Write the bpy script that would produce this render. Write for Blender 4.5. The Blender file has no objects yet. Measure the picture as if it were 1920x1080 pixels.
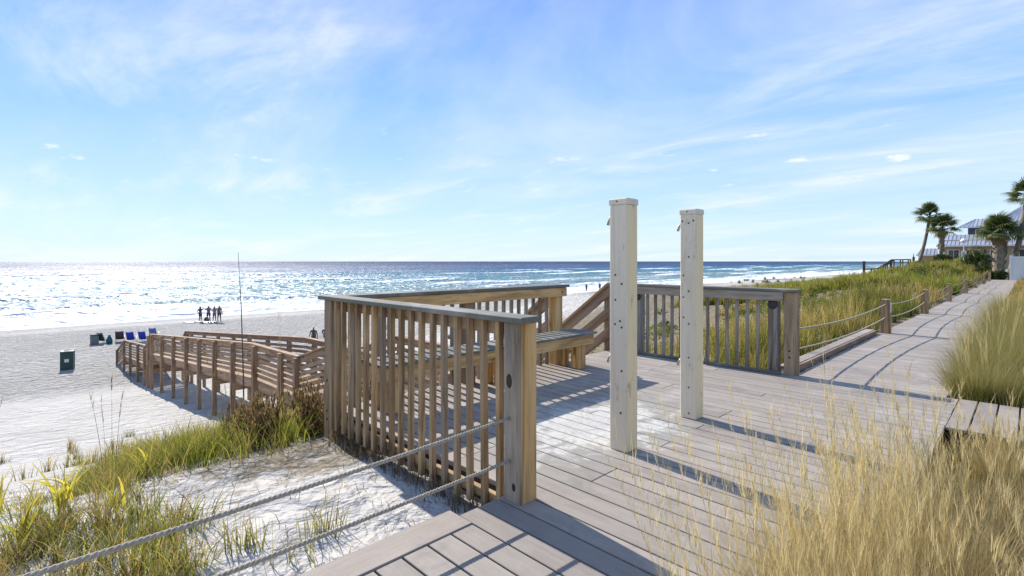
import bpy, bmesh, math, random
import numpy as np
from mathutils import Vector, Matrix, Euler
R=math.radians; rnd=random.Random(7)
SC=bpy.context.scene; COL=SC.collection
# ---------------------------------------------------------------- camera, sky, sun, exposure
cam=bpy.data.cameras.new('camera'); camo=bpy.data.objects.new('camera',cam); COL.objects.link(camo)
camo.location=(0,0,1.40); camo.rotation_euler=(R(90),0,R(45.6))
cam.sensor_width=36; cam.lens=36*950/1920; cam.shift_y=-50/1920; cam.clip_start=.05; cam.clip_end=60000
SC.camera=camo
SUN_EL=36.5; SUN_DIR=Vector((-1,.10,0)).normalized()*math.cos(R(SUN_EL))+Vector((0,0,math.sin(R(SUN_EL))))
SUN_AZ=math.atan2(SUN_DIR.x,SUN_DIR.y)          # clockwise from +Y
SC.view_settings.view_transform='Standard'; SC.view_settings.look='None'
SC.view_settings.exposure=0.55; SC.view_settings.gamma=1; SC.view_settings.use_curve_mapping=False
W=bpy.data.worlds.new('World'); SC.world=W; W.use_nodes=True
def sky():
    nt=W.node_tree; N=nt.nodes; L=nt.links
    for n in list(N): N.remove(n)
    out=N.new('ShaderNodeOutputWorld'); bg=N.new('ShaderNodeBackground'); bg.inputs[1].default_value=.106
    s=N.new('ShaderNodeTexSky'); s.sky_type='NISHITA'; s.sun_disc=False
    s.sun_elevation=R(SUN_EL); s.sun_rotation=SUN_AZ; s.air_density=1.0; s.dust_density=.05; s.ozone_density=2.2; s.altitude=10
    tc=N.new('ShaderNodeTexCoord'); sep=N.new('ShaderNodeSeparateXYZ'); L.new(tc.outputs['Generated'],sep.inputs[0])
    def math_(op,a,b=None,c=None,clamp=False):
        m=N.new('ShaderNodeMath'); m.operation=op; m.use_clamp=clamp
        for i,v in enumerate((a,b,c)):
            if v is None: continue
            if isinstance(v,(int,float)): m.inputs[i].default_value=v
            else: L.new(v,m.inputs[i])
        return m.outputs[0]
    zz=math_('MAXIMUM',sep.outputs[2],0.0)
    den=math_('ADD',zz,.10)
    u=math_('DIVIDE',sep.outputs[0],den); v=math_('DIVIDE',sep.outputs[1],den)
    cb=N.new('ShaderNodeCombineXYZ'); L.new(u,cb.inputs[0]); L.new(v,cb.inputs[1])
    def cloud(sc,rot,loc,scale,detail,rough,dist,lo,hi):
        mp=N.new('ShaderNodeMapping'); L.new(cb.outputs[0],mp.inputs[0])
        mp.inputs['Rotation'].default_value=(0,0,R(rot)); mp.inputs['Scale'].default_value=(sc[0],sc[1],1); mp.inputs['Location'].default_value=(loc[0],loc[1],0)
        no=N.new('ShaderNodeTexNoise'); L.new(mp.outputs[0],no.inputs['Vector'])
        no.inputs['Scale'].default_value=scale; no.inputs['Detail'].default_value=detail; no.inputs['Roughness'].default_value=rough; no.inputs['Distortion'].default_value=dist
        mr=N.new('ShaderNodeMapRange'); mr.interpolation_type='SMOOTHSTEP'; L.new(no.outputs[0],mr.inputs[0])
        mr.inputs[1].default_value=lo; mr.inputs[2].default_value=hi
        return mr.outputs[0]
    wisp=cloud((.30,.9),62,(5.3,2.2),.55,7,.62,.8,.37,.76)
    wisp2=cloud((.45,1.0),35,(8.3,4.2),1.3,8,.62,.5,.49,.76)
    puff=cloud((.8,1.0),45,(2.3,6.6),3.4,5,.6,.3,.62,.72)
    band=math_('MULTIPLY',math_('SUBTRACT',1,math_('ABSOLUTE',math_('MULTIPLY',math_('SUBTRACT',zz,.17),9)),None,True),puff)
    sm=math_('ADD',math_('MULTIPLY',wisp,.58),math_('MULTIPLY',wisp2,.5),None,True)
    # colour balance of the clear sky: deeper blue above, pale at the horizon, the same all round
    gr=N.new('ShaderNodeValToRGB'); L.new(zz,gr.inputs[0]); e=gr.color_ramp.elements
    e[0].position=0; e[0].color=SKY_H; e[1].position=1; e[1].color=SKY_Z
    for p,c in SKY_MID: k=e.new(p); k.color=c
    mixs=N.new('ShaderNodeMixRGB'); mixs.inputs[0].default_value=.89
    L.new(s.outputs[0],mixs.inputs[1]); L.new(gr.outputs[0],mixs.inputs[2])
    sc_=N.new('ShaderNodeMixRGB'); sc_.blend_type='MIX'; L.new(math_('ADD',sm,math_('MULTIPLY',band,.6),None,True),sc_.inputs[0])
    L.new(mixs.outputs[0],sc_.inputs[1]); sc_.inputs[2].default_value=(6.6,6.8,7.1,1)
    L.new(sc_.outputs[0],bg.inputs[0]); L.new(bg.outputs[0],out.inputs[0])
SKY_H=(4.25,5.55,6.5,1); SKY_Z=(1.1,2.3,5.2,1)
SKY_MID=[(.06,(4.2,5.7,6.9,1)),(.17,(3.2,4.9,7.1,1)),(.30,(1.6,3.6,7.1,1)),(.45,(.92,2.5,6.7,1))]
sky()
sl=bpy.data.lights.new('sun','SUN'); sl.energy=4.7; sl.angle=R(.53); sl.color=(1,.955,.88)
so=bpy.data.objects.new('sun',sl); COL.objects.link(so); so.rotation_euler=SUN_DIR.to_track_quat('Z','Y').to_euler(); so.location=(-30,0,40)
try: SC.cycles.sample_clamp_indirect=6
except Exception: pass
# ---------------------------------------------------------------- helpers
WL={}
def tag(o,label=None,cat=None,group=None,kind=None):
    if label: o['label']=label
    if cat: o['category']=cat
    if group: o['group']=group
    if kind: o['kind']=kind
    return o
def link(o,parent=None,loc=(0,0,0)):
    COL.objects.link(o); loc=Vector(loc); WL[o.name]=loc
    if parent is not None:
        o.parent=parent; o.location=loc-WL[parent.name]
    else: o.location=loc
    return o
def empty(name,loc,label=None,cat=None,group=None,kind=None):
    o=bpy.data.objects.new(name,None); o.empty_display_size=.1
    link(o,None,loc); return tag(o,label,cat,group,kind)
BOX={}
def boxmesh(d,ch,mat):
    key=(round(d[0],4),round(d[1],4),round(d[2],4),ch,mat.name)
    if key in BOX: return BOX[key]
    hx,hy,hz=d[0]/2,d[1]/2,d[2]/2; c=min(ch,hx*.45,hy*.45,hz*.45)
    vs=[];idx={}
    for sx in(-1,1):
        for sy in(-1,1):
            for sz in(-1,1):
                idx[sx,sy,sz]=len(vs)
                vs+= [(sx*hx,sy*(hy-c),sz*(hz-c)),(sx*(hx-c),sy*hy,sz*(hz-c)),(sx*(hx-c),sy*(hy-c),sz*hz)]
    fs=[]
    for s in(-1,1):
        fs.append([idx[s,a,b]+0 for a,b in((-1,-1),(1,-1),(1,1),(-1,1))])
        fs.append([idx[a,s,b]+1 for a,b in((-1,-1),(1,-1),(1,1),(-1,1))])
        fs.append([idx[a,b,s]+2 for a,b in((-1,-1),(1,-1),(1,1),(-1,1))])
    for a in(-1,1):
        for b in(-1,1):
            fs.append([idx[-1,a,b]+1,idx[1,a,b]+1,idx[1,a,b]+2,idx[-1,a,b]+2])
            fs.append([idx[a,-1,b]+0,idx[a,1,b]+0,idx[a,1,b]+2,idx[a,-1,b]+2])
            fs.append([idx[a,b,-1]+0,idx[a,b,1]+0,idx[a,b,1]+1,idx[a,b,-1]+1])
    for k in idx.values(): fs.append([k,k+1,k+2])
    m=bpy.data.meshes.new('piece'); m.from_pydata(vs,[],fs)
    bm=bmesh.new(); bm.from_mesh(m); bmesh.ops.recalc_face_normals(bm,faces=bm.faces); bm.to_mesh(m); bm.free()
    m.materials.append(mat); BOX[key]=m; return m
def box(name,d,loc,mat,parent=None,rot=None,ch=.004):
    o=bpy.data.objects.new(name,boxmesh(d,ch,mat)); link(o,parent,loc)
    if rot: o.rotation_euler=rot
    return o
def span(name,x0,x1,y0,y1,z0,z1,mat,parent=None,ch=.004):
    return box(name,(abs(x1-x0),abs(y1-y0),abs(z1-z0)),((x0+x1)/2,(y0+y1)/2,(z0+z1)/2),mat,parent,None,ch)
def beam(name,a,b,w,h,mat,parent=None,ch=.004):
    """box from a to b (its long axis local X), w across, h high"""
    a=Vector(a);b=Vector(b);d=b-a
    q=d.to_track_quat('X','Z')
    o=box(name,(round(d.length,3),w,h),(a+b)/2,mat,parent,None,ch); o.rotation_euler=q.to_euler(); return o
def meshobj(name,vs,fs,mat,parent=None,loc=(0,0,0),smooth=True,local=False):
    """vs in world coordinates (shifted to loc) unless local"""
    loc=Vector(loc)
    m=bpy.data.meshes.new(name)
    if not local: vs=[(v[0]-loc.x,v[1]-loc.y,v[2]-loc.z) for v in vs]
    m.from_pydata(vs,[],fs); m.update()
    if smooth: m.polygons.foreach_set('use_smooth',[True]*len(m.polygons))
    for mm in (mat if isinstance(mat,(list,tuple)) else [mat]): m.materials.append(mm)
    return link(bpy.data.objects.new(name,m),parent,loc)
def tube(path,rad,n=8,cap=True):
    """vertices, faces of a tube along path; rad number or list"""
    P=[Vector(p) for p in path]; vs=[];fs=[]
    up=Vector((0,0,1))
    for i,p in enumerate(P):
        t=(P[min(i+1,len(P)-1)]-P[max(i-1,0)]).normalized()
        a=t.cross(up)
        if a.length<.05: a=t.cross(Vector((0,1,0)))
        a.normalize(); b=a.cross(t)
        r=rad[i] if isinstance(rad,(list,tuple)) else rad
        for k in range(n):
            g=2*math.pi*k/n; vs.append(tuple(p+a*(r*math.cos(g))+b*(r*math.sin(g))))
    for i in range(len(P)-1):
        for k in range(n):
            fs.append((i*n+k,i*n+(k+1)%n,(i+1)*n+(k+1)%n,(i+1)*n+k))
    if cap: fs.append(tuple(range(n-1,-1,-1))); fs.append(tuple((len(P)-1)*n+k for k in range(n)))
    return vs,fs
def join(parts):
    V=[];F=[]
    for vs,fs in parts:
        o=len(V); V+=list(vs); F+=[tuple(i+o for i in f) for f in fs]
    return V,F
def lathe(prof,n=12,c=(0,0,0)):
    vs=[];fs=[]
    for r,z in prof:
        for k in range(n):
            g=2*math.pi*k/n; vs.append((c[0]+r*math.cos(g),c[1]+r*math.sin(g),c[2]+z))
    for i in range(len(prof)-1):
        for k in range(n): fs.append((i*n+k,i*n+(k+1)%n,(i+1)*n+(k+1)%n,(i+1)*n+k))
    fs.append(tuple(range(n-1,-1,-1))); fs.append(tuple((len(prof)-1)*n+k for k in range(n)))
    return vs,fs
def copy_tree(o,parent=None,loc=None,rotz=None):
    c=o.copy(); COL.objects.link(c)
    if parent is not None: c.parent=parent
    if loc is not None: c.location=loc
    if rotz is not None: c.rotation_euler.z=rotz
    for ch in list(o.children): copy_tree(ch,c)
    return c
# ---------------------------------------------------------------- materials
class MT:
    def __init__(s,name,rough=.8,spec=.3):
        s.m=bpy.data.materials.new(name); s.m.use_nodes=True; s.N=s.m.node_tree.nodes; s.L=s.m.node_tree.links
        s.b=s.N['Principled BSDF']; s.b.inputs['Roughness'].default_value=rough; s.b.inputs['Specular IOR Level'].default_value=spec
        s.out=s.N['Material Output']
    def set(s,sock,v):
        if isinstance(v,bpy.types.NodeSocket): s.L.new(v,sock)
        else: sock.default_value=v
    def n(s,t,**k):
        x=s.N.new(t)
        for a,b in k.items(): setattr(x,a,b)
        return x
    def math(s,op,a,b=None,c=None,clamp=False):
        m=s.n('ShaderNodeMath',operation=op,use_clamp=clamp)
        for i,v in enumerate((a,b,c)):
            if v is not None: s.set(m.inputs[i],v)
        return m.outputs[0]
    def mix(s,f,a,b,bt='MIX'):
        m=s.n('ShaderNodeMixRGB',blend_type=bt); s.set(m.inputs[0],f); s.set(m.inputs[1],a); s.set(m.inputs[2],b); return m.outputs[0]
    def coords(s,kind='Object',scale=(1,1,1),randomize=True):
        tc=s.n('ShaderNodeTexCoord'); v=tc.outputs[kind]
        if randomize:
            oi=s.n('ShaderNodeObjectInfo'); sc=s.n('ShaderNodeVectorMath',operation='SCALE'); 
            cb=s.n('ShaderNodeCombineXYZ')
            for i,f in enumerate((37.,91.,53.)): s.L.new(s.math('MULTIPLY',oi.outputs['Random'],f),cb.inputs[i])
            ad=s.n('ShaderNodeVectorMath',operation='ADD'); s.L.new(v,ad.inputs[0]); s.L.new(cb.outputs[0],ad.inputs[1]); v=ad.outputs[0]
        mp=s.n('ShaderNodeMapping'); s.L.new(v,mp.inputs[0]); mp.inputs['Scale'].default_value=scale
        return mp.outputs[0]
    def pos(s,scale=(1,1,1)):
        g=s.n('ShaderNodeNewGeometry'); mp=s.n('ShaderNodeMapping'); s.L.new(g.outputs['Position'],mp.inputs[0]); mp.inputs['Scale'].default_value=scale
        return mp.outputs[0]
    def noise(s,vec,scale,detail=4,rough=.55,dist=0):
        x=s.n('ShaderNodeTexNoise'); s.L.new(vec,x.inputs['Vector']); x.inputs['Scale'].default_value=scale; x.inputs['Detail'].default_value=detail
        x.inputs['Roughness'].default_value=rough; x.inputs['Distortion'].default_value=dist; return x.outputs[0]
    def ramp(s,f,stops):
        r=s.n('ShaderNodeValToRGB'); s.L.new(f,r.inputs[0]); e=r.color_ramp.elements
        e[0].position=stops[0][0]; e[0].color=(*stops[0][1],1); e[1].position=stops[-1][0]; e[1].color=(*stops[-1][1],1)
        for p,c in stops[1:-1]: k=e.new(p); k.color=(*c,1)
        return r.outputs[0]
    def rng(s,f,a,b,lo=0,hi=1):
        m=s.n('ShaderNodeMapRange',interpolation_type='SMOOTHSTEP'); s.L.new(f,m.inputs[0])
        for i,v in enumerate((a,b,lo,hi)): m.inputs[i+1].default_value=v
        return m.outputs[0]
    def bump(s,h,strength=.3,dist=.01):
        b=s.n('ShaderNodeBump'); b.inputs['Strength'].default_value=strength; b.inputs['Distance'].default_value=dist; s.L.new(h,b.inputs['Height'])
        s.L.new(b.outputs[0],s.b.inputs['Normal']); return b
    def col(s,c): s.set(s.b.inputs['Base Color'],c if isinstance(c,bpy.types.NodeSocket) else (*c,1))
def wood(name,c1,c2,c3,axis='x',grey=(.3,.28,.26),greyamt=.5,dark=.62):
    t=MT(name,.78,.25); k={'x':(1.1,16,16),'y':(16,1.1,16),'z':(16,16,1.1)}[axis]; k2={'x':(.5,5,5),'y':(5,.5,5),'z':(5,5,.5)}[axis]
    k3={'x':(3,110,110),'y':(110,3,110),'z':(110,110,3)}[axis]
    g=t.noise(t.coords('Object',k),1.2,5,.6,1.4); big=t.noise(t.coords('Object',k2),1.0,3,.5,.6); fine=t.noise(t.coords('Object',k3),1.0,3,.6)
    ring=t.math('PINGPONG',t.math('MULTIPLY',big,9.0),1.0)
    base=t.ramp(t.math('ADD',t.math('MULTIPLY',g,.6),t.math('MULTIPLY',ring,.4)),[(.22,c1),(.5,c2),(.8,c3)])
    gm=t.rng(t.noise(t.coords('Object',tuple(a*.28 for a in k)),1.0,4,.65),.42,.66)
    base=t.mix(t.math('MULTIPLY',gm,greyamt),base,(*grey,1))
    crack=t.rng(fine,.55,.68); base=t.mix(t.math('MULTIPLY',crack,dark),base,(c1[0]*.3,c1[1]*.3,c1[2]*.3,1))
    vor=t.n('ShaderNodeTexVoronoi'); kk={'x':(1.6,5,5),'y':(5,1.6,5),'z':(5,5,1.6)}[axis]; t.L.new(t.coords('Object',kk),vor.inputs['Vector']); vor.inputs['Scale'].default_value=1
    knot=t.rng(vor.outputs['Distance'],.16,.07); base=t.mix(t.math('MULTIPLY',knot,.75),base,(c1[0]*.45,c1[1]*.36,c1[2]*.3,1))
    oi=t.n('ShaderNodeObjectInfo'); base=t.mix(1,base,t.ramp(oi.outputs['Random'],[(0,(.80,.80,.80)),(1,(1.12,1.1,1.06))]),'MULTIPLY')
    t.col(base); t.bump(t.math('ADD',t.math('MULTIPLY',fine,.6),t.math('MULTIPLY',g,.5)),.35,.004); return t.m
def composite(name,c1,c2,axis='x',dusty=True,dmin=.0):
    t=MT(name,.72,.3); k3={'x':(2.2,60,60),'y':(60,2.2,60)}[axis]
    g=t.noise(t.coords('Object',k3),1,4,.65); bl=t.noise(t.coords('Object',(3,9,9) if axis=='x' else (9,3,9)),1.2,5,.6,.5)
    base=t.ramp(t.math('ADD',t.math('MULTIPLY',g,.45),t.math('MULTIPLY',bl,.55)),[(.3,c1),(.7,c2)])
    oi=t.n('ShaderNodeObjectInfo'); base=t.mix(1,base,t.ramp(oi.outputs['Random'],[(0,(.86,.85,.86)),(.5,(1,1,.99)),(1,(1.1,1.08,1.07))]),'MULTIPLY')
    speck=t.noise(t.coords('Object',(1,1,1)),160,2,.5); base=t.mix(t.math('MULTIPLY',t.rng(speck,.62,.74),.22),base,(.6,.57,.54,1))
    p=t.pos()
    if dusty:
        # dry sand tracked round the showers
        sep=t.n('ShaderNodeSeparateXYZ'); t.L.new(p,sep.inputs[0])
        dx=t.math('DIVIDE',t.math('ADD',sep.outputs[0],2.62),.62); dy=t.math('DIVIDE',t.math('SUBTRACT',sep.outputs[1],3.55),1.0)
        d=t.math('SQRT',t.math('ADD',t.math('MULTIPLY',dx,dx),t.math('MULTIPLY',dy,dy)))
        base=t.mix(t.math('MULTIPLY',t.rng(t.math('ADD',t.math('MULTIPLY',t.math('SUBTRACT',t.noise(p,2.6,4,.6,.5),.5),1.6),t.math('SUBTRACT',1.35,d)),.0,.5),.55),base,(.30,.29,.25,1))
        n1=t.noise(p,4.5,6,.65,.8); f=t.rng(t.math('ADD',t.math('MULTIPLY',t.math('SUBTRACT',n1,.5),3.2),t.math('SUBTRACT',1.15,d)),.15,.75)
        n3=t.noise(p,26,4,.6); f=t.math('MULTIPLY',f,t.rng(n3,.25,.6,.45,1.))
        base=t.mix(t.math('MULTIPLY',f,.85),base,(.60,.575,.52,1))
        wet=t.rng(t.math('ADD',t.math('MULTIPLY',t.math('SUBTRACT',t.noise(p,2.3,4,.6,.6),.5),1.5),t.math('SUBTRACT',.8,d)),.35,.6)
        base=t.mix(t.math('MULTIPLY',wet,.15),base,(.19,.18,.165,1))
    n2=t.noise(p,1.7,5,.6,.4); base=t.mix(t.math('MULTIPLY',t.rng(n2,.50,.72),.42),base,(.50,.45,.40,1))
    n4=t.noise(p,3.1,5,.6,.7); base=t.mix(t.math('MULTIPLY',t.rng(n4,.54,.70),.42),base,(.165,.15,.135,1))
    t.col(base); t.bump(t.math('ADD',g,t.math('MULTIPLY',speck,.3)),.25,.003); return t.m
def bounce_face(o,mat2):  # recolours the +X face to imitate warm bounce light
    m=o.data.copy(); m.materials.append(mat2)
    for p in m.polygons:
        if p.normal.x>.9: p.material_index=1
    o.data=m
def plain(name,c,rough=.7,spec=.3,var=.12,scale=12,metal=0):
    t=MT(name,rough,spec); n=t.noise(t.coords('Object'),scale,4,.6)
    t.col(t.ramp(n,[(.25,tuple(x*(1-var) for x in c)),(.75,tuple(min(1,x*(1+var)) for x in c))])); t.b.inputs['Metallic'].default_value=metal
    return t.m
def leafmat(name,trans=.42,rough=.55):
    t=MT(name,rough,.25); a=t.n('ShaderNodeVertexColor',layer_name='tint')
    t.col(a.outputs[0]); tr=t.n('ShaderNodeBsdfTranslucent'); t.L.new(t.mix(1,a.outputs[0],(1.28,1.24,.9,1),'MULTIPLY'),tr.inputs[0])
    mx=t.n('ShaderNodeMixShader'); mx.inputs[0].default_value=trans; t.L.new(t.b.outputs[0],mx.inputs[1]); t.L.new(tr.outputs[0],mx.inputs[2]); t.L.new(mx.outputs[0],t.out.inputs[0])
    return t.m
OLD=((.16,.095,.045),(.385,.245,.12),(.54,.365,.195))
M={}
for ax in 'xyz':
    M['old'+ax]=wood('weathered_pine_'+ax,*OLD,axis=ax,grey=(.35,.285,.225),greyamt=.5)
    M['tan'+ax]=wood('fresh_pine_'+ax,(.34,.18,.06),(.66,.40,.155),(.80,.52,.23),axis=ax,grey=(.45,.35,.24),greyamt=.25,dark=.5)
    M['grey'+ax]=wood('silvered_pine_'+ax,(.15,.115,.08),(.31,.25,.185),(.43,.36,.28),axis=ax,grey=(.36,.34,.32),greyamt=.7)
    M['new'+ax]=wood('brown_pine_'+ax,(.18,.105,.058),(.34,.215,.125),(.45,.30,.185),axis=ax,grey=(.36,.29,.24),greyamt=.4,dark=.3)
M['board']=composite('deck_composite',(.255,.217,.178),(.365,.313,.262),'x',True)
M['boardw']=composite('boardwalk_composite',(.265,.225,.188),(.36,.31,.262),'x',False)
M['boardy']=composite('border_composite',(.25,.21,.173),(.345,.293,.245),'y',False)
M['capx']=composite('cap_composite_x',(.115,.112,.09),(.185,.178,.148),'x',False); M['capy']=composite('cap_composite_y',(.115,.112,.09),(.185,.178,.148),'y',False)
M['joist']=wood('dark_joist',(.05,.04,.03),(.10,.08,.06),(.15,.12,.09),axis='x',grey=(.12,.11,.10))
M['metal']=plain('dull_metal',(.35,.35,.34),.4,.5,.15,30,.9); M['dark']=plain('dark_iron',(.035,.035,.037),.5,.4)
M['leaf']=leafmat('leaf_blades',.5); M['dry']=leafmat('dry_blades',.38,.6); M['frond']=leafmat('palm_leaf',.2,.5)
def mk_vinyl(name,A_,B_):
    t=MT(name,.5,.35); p=t.coords('Object',(1,1,1)); a=t.noise(t.coords('Object',(6,6,1.2)),1.2,5,.6,.6)
    b=t.mix(t.math('MULTIPLY',t.rng(a,.52,.72),.5),A_,B_)
    s=t.noise(t.coords('Object',(9,9,2.6)),1.4,4,.65,1.); b=t.mix(t.math('MULTIPLY',t.rng(s,.60,.72),.6),b,(.36,.29,.15,1))
    st=t.noise(t.coords('Object',(22,22,1.0)),1.5,4,.6,.3); b=t.mix(t.math('MULTIPLY',t.rng(st,.5,.72),.30),b,(.42,.37,.28,1))
    f=t.noise(p,60,3,.6); b=t.mix(t.math('MULTIPLY',t.rng(f,.60,.72),.3),b,(.4,.36,.3,1)); t.col(b); return t.m
M['vinyl']=mk_vinyl('stained_white_vinyl',(.76,.655,.50,1),(.62,.48,.30,1)); M['vinyl_bounce']=mk_vinyl('bounce_tinted_white_vinyl',(.90,.71,.41,1),(.74,.53,.27,1))  # second vinyl is brighter and warmer: bounce light painted into its colour
def mk_sand():
    t=MT('white_sand',.95,.1); p=t.pos(); at=t.n('ShaderNodeVertexColor',layer_name='veg'); sp=t.n('ShaderNodeSeparateColor'); t.L.new(at.outputs[0],sp.inputs[0])
    n=t.noise(p,.45,5,.6); b=t.ramp(n,[(.3,(.46,.43,.385)),(.7,(.56,.525,.475))])
    # litter in vegetated sand, damp strip at the water
    l=t.noise(p,7,6,.7,.4); lf=t.math('MULTIPLY',t.rng(t.math('ADD',t.math('MULTIPLY',sp.outputs[0],.55),t.math('MULTIPLY',l,.75)),.62,.86),.9)
    lc=t.ramp(t.noise(p,24,4,.6),[(.3,(.10,.075,.045)),(.7,(.26,.21,.13))]); b=t.mix(lf,b,lc)
    b=t.mix(t.math('MULTIPLY',sp.outputs[1],.55),b,(.36,.345,.325,1))
    tw=t.rng(t.noise(p,13,5,.75,.6),.63,.70); b=t.mix(t.math('MULTIPLY',t.math('MULTIPLY',tw,.65),sp.outputs[2]),b,(.17,.13,.09,1))
    t.col(b)
    f1=t.noise(p,3.2,3,.55,.3); vo=t.n('ShaderNodeTexVoronoi',feature='SMOOTH_F1'); t.L.new(p,vo.inputs['Vector']); vo.inputs['Scale'].default_value=2.1; vo.inputs['Smoothness'].default_value=.6
    f2=t.noise(p,40,4,.6); f4=t.noise(p,9,3,.6,.4)
    h=t.math('ADD',t.math('ADD',t.math('MULTIPLY',f1,.9),t.math('MULTIPLY',vo.outputs['Distance'],.55)),t.math('ADD',t.math('MULTIPLY',f2,.09),t.math('MULTIPLY',f4,.12)))
    spx=t.n('ShaderNodeSeparateXYZ'); t.L.new(p,spx.inputs[0]); tread=t.math('MULTIPLY',t.rng(spx.outputs[0],-33,-39),t.rng(spx.outputs[0],-70,-66))   # trampled upper beach
    h=t.math('MULTIPLY',h,t.math('ADD',1,t.math('MULTIPLY',tread,2.2)))
    t.bump(h,1.0,.24); return t.m
M['sand']=mk_sand()
# ---------------------------------------------------------------- terrain
NX=np.array([-5000,-120,-90,-78,-73,-66,-56,-44,-36,-31,-26.6,-22,-18,-16.2,-13,-10,-7,-5.6,-4.6,-3.4,-2.2,-0.4,1.5,8,40,5000.])
NZ=np.array([-9,-8.2,-6.8,-5.95,-5.72,-5.6,-5.62,-5.72,-5.55,-5.15,-4.72,-4.22,-3.75,-3.35,-2.6,-1.8,-.95,-.5,-.26,-.2,-.17,-.16,-.14,-.1,.2,.5])
FX=np.array([-5000,-120,-90,-80,-74,-60,-50,-46,-40,-33,-20,-14,-10,-7,-5,-2.6,-1.9,-.4,1.5,8,40,5000.])
FZ=np.array([-9,-8.2,-6.8,-6.0,-5.8,-5.65,-5.5,-5.0,-3.2,-1.9,-1.25,-.95,-.6,-.1,.08,-.08,-.14,-.14,.05,.3,.5,.8])
def sst(a,b,x):
    t=np.clip((x-a)/(b-a),0,1); return t*t*(3-2*t)
def lump(x,y,s,seed):
    r=np.random.RandomState(seed); z=0
    for i in range(7):
        a=r.uniform(0,6.283); f=s*r.uniform(.6,1.7); z=z+np.sin((x*np.cos(a)+y*np.sin(a))*f+r.uniform(0,6.283))
    return z/7
def gz(x,y):
    x=np.asarray(x,float); y=np.asarray(y,float)
    w=sst(9,38,y-np.clip(-x-8,0,30)*.25)
    z=(1-w)*np.interp(x,NX,NZ)+w*np.interp(x,FX,FZ)
    z=z+.6*sst(18,50,y)*sst(-2.8,-5.5,x)*sst(-12,-6.5,x)+.5*sst(55,80,y)*sst(-14,-4,x)
    m=sst(-2.6,-6,x)*sst(-62,-45,x)*(1-.75*sst(2.5,4.5,y)*sst(8,6,y)*sst(-8,-5,x))
    z=z+m*(.22*lump(x,y,.35,1)*(.4+.6*sst(-14,-6,-np.abs(x+6)*1.)+.9*w)+.06*lump(x,y,1.6,2))
    near=sst(-2.25,-3.,x)*sst(-12,-8,x)*sst(10,7,y)
    z=z+near*(.035*lump(x,y,5.,3)+.016*lump(x,y,13.,4))
    r=sst(-.45,.3,x)*sst(60,40,y); z=z+r*.08*lump(x,y,1.1,5)
    z=z+.035*lump(x,y,2.4,6)*sst(-44,-38,-np.abs(x+52)*2.2-0)*1.
    return z
def axis(*segs):
    a=[]
    for s,e,d in segs: a+=list(np.arange(s,e-1e-6,d))
    return a
def grow(s,e,d,k=1.15):
    a=[s]
    while a[-1]<e: d*=k; a.append(a[-1]+d)
    return a[1:]
def gridmesh(name,xs,ys,zf,mat,attrs=None):
    xs=np.array(xs);ys=np.array(ys);nx,ny=len(xs),len(ys); X,Y=np.meshgrid(xs,ys,indexing='ij'); Z=zf(X,Y)
    co=np.stack([X,Y,Z],-1).reshape(-1,3).astype(np.float32)
    i,j=np.meshgrid(np.arange(nx-1),np.arange(ny-1),indexing='ij'); a=i*ny+j
    q=np.stack([a,a+ny,a+ny+1,a+1],-1).reshape(-1,4).astype(np.int32)
    m=rawmesh(name,co,q.ravel(),np.full(len(q),4,np.int32),mat)
    if attrs:
        c=attrs(X,Y,Z).reshape(-1,4).astype(np.float32); at=m.color_attributes.new('veg','FLOAT_COLOR','POINT'); at.data.foreach_set('color',c.ravel())
    o=bpy.data.objects.new(name,m); link(o); return o
def rawmesh(name,co,loops,sizes,mat,smooth=True):
    m=bpy.data.meshes.new(name); m.vertices.add(len(co)); m.vertices.foreach_set('co',np.ascontiguousarray(co,np.float32).ravel())
    m.loops.add(len(loops)); m.loops.foreach_set('vertex_index',loops); m.polygons.add(len(sizes))
    st=np.concatenate([[0],np.cumsum(sizes)[:-1]]).astype(np.int32); m.polygons.foreach_set('loop_start',st); m.polygons.foreach_set('loop_total',sizes)
    if smooth: m.polygons.foreach_set('use_smooth',np.ones(len(sizes),bool))
    m.update(calc_edges=True); m.validate(); m.materials.append(mat); return m
def veg_near(x,y):      # how grown over the ground is, 0..1
    a=sst(8.5,11,y)*sst(-30,-20,x)*sst(-2.0,-2.2,x)                       # dune field beyond the deck
    a=np.maximum(a,.75*sst(20,40,y)*sst(-50,-44,x)*sst(-2.2,-2.8,x)*np.clip(.7+1.1*lump(x,y,.28,21),0,1))
    a=np.maximum(a,sst(-.68,-.56,x)*sst(-3,0,y))
    a=np.maximum(a,sst(5.5,6.6,y)*sst(-12,-8,x)*sst(-2.2,-2.9,x)*.5)
    l=np.clip(.15+1.5*lump(x,y,.75,11),0,1)*sst(-19,-14,x)*sst(-2.6,-4.0,x)*sst(5.2,4.2,y)
    return np.maximum(a,.8*l)
def attrs(X,Y,Z):
    v=veg_near(X,Y); damp=sst(-68.5,-71.5,X+2.0*np.sin(Y*.09)+.9*np.sin(Y*.31)); near=sst(-22,-12,X)
    return np.stack([v,damp,near,np.ones_like(v)],-1)
gx=sorted(set([-5000,-2000,-800,-300,-160,-120]+axis((-98,-50,1.2),(-50,-14,.45),(-14,.8,.075),(.8,10,.4))+grow(10,4000,.5,1.22)))
gy=sorted(set([-3000,-1000,-400,-200,-120,-80]+axis((-60,-3,2.2),(-3,8.5,.085),(8.5,32,.42),(32,110,1.6))+grow(110,6000,2,1.2)))
ground=gridmesh('ground',gx,gy,gz,M['sand'],attrs); ground['kind']='structure'
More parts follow.
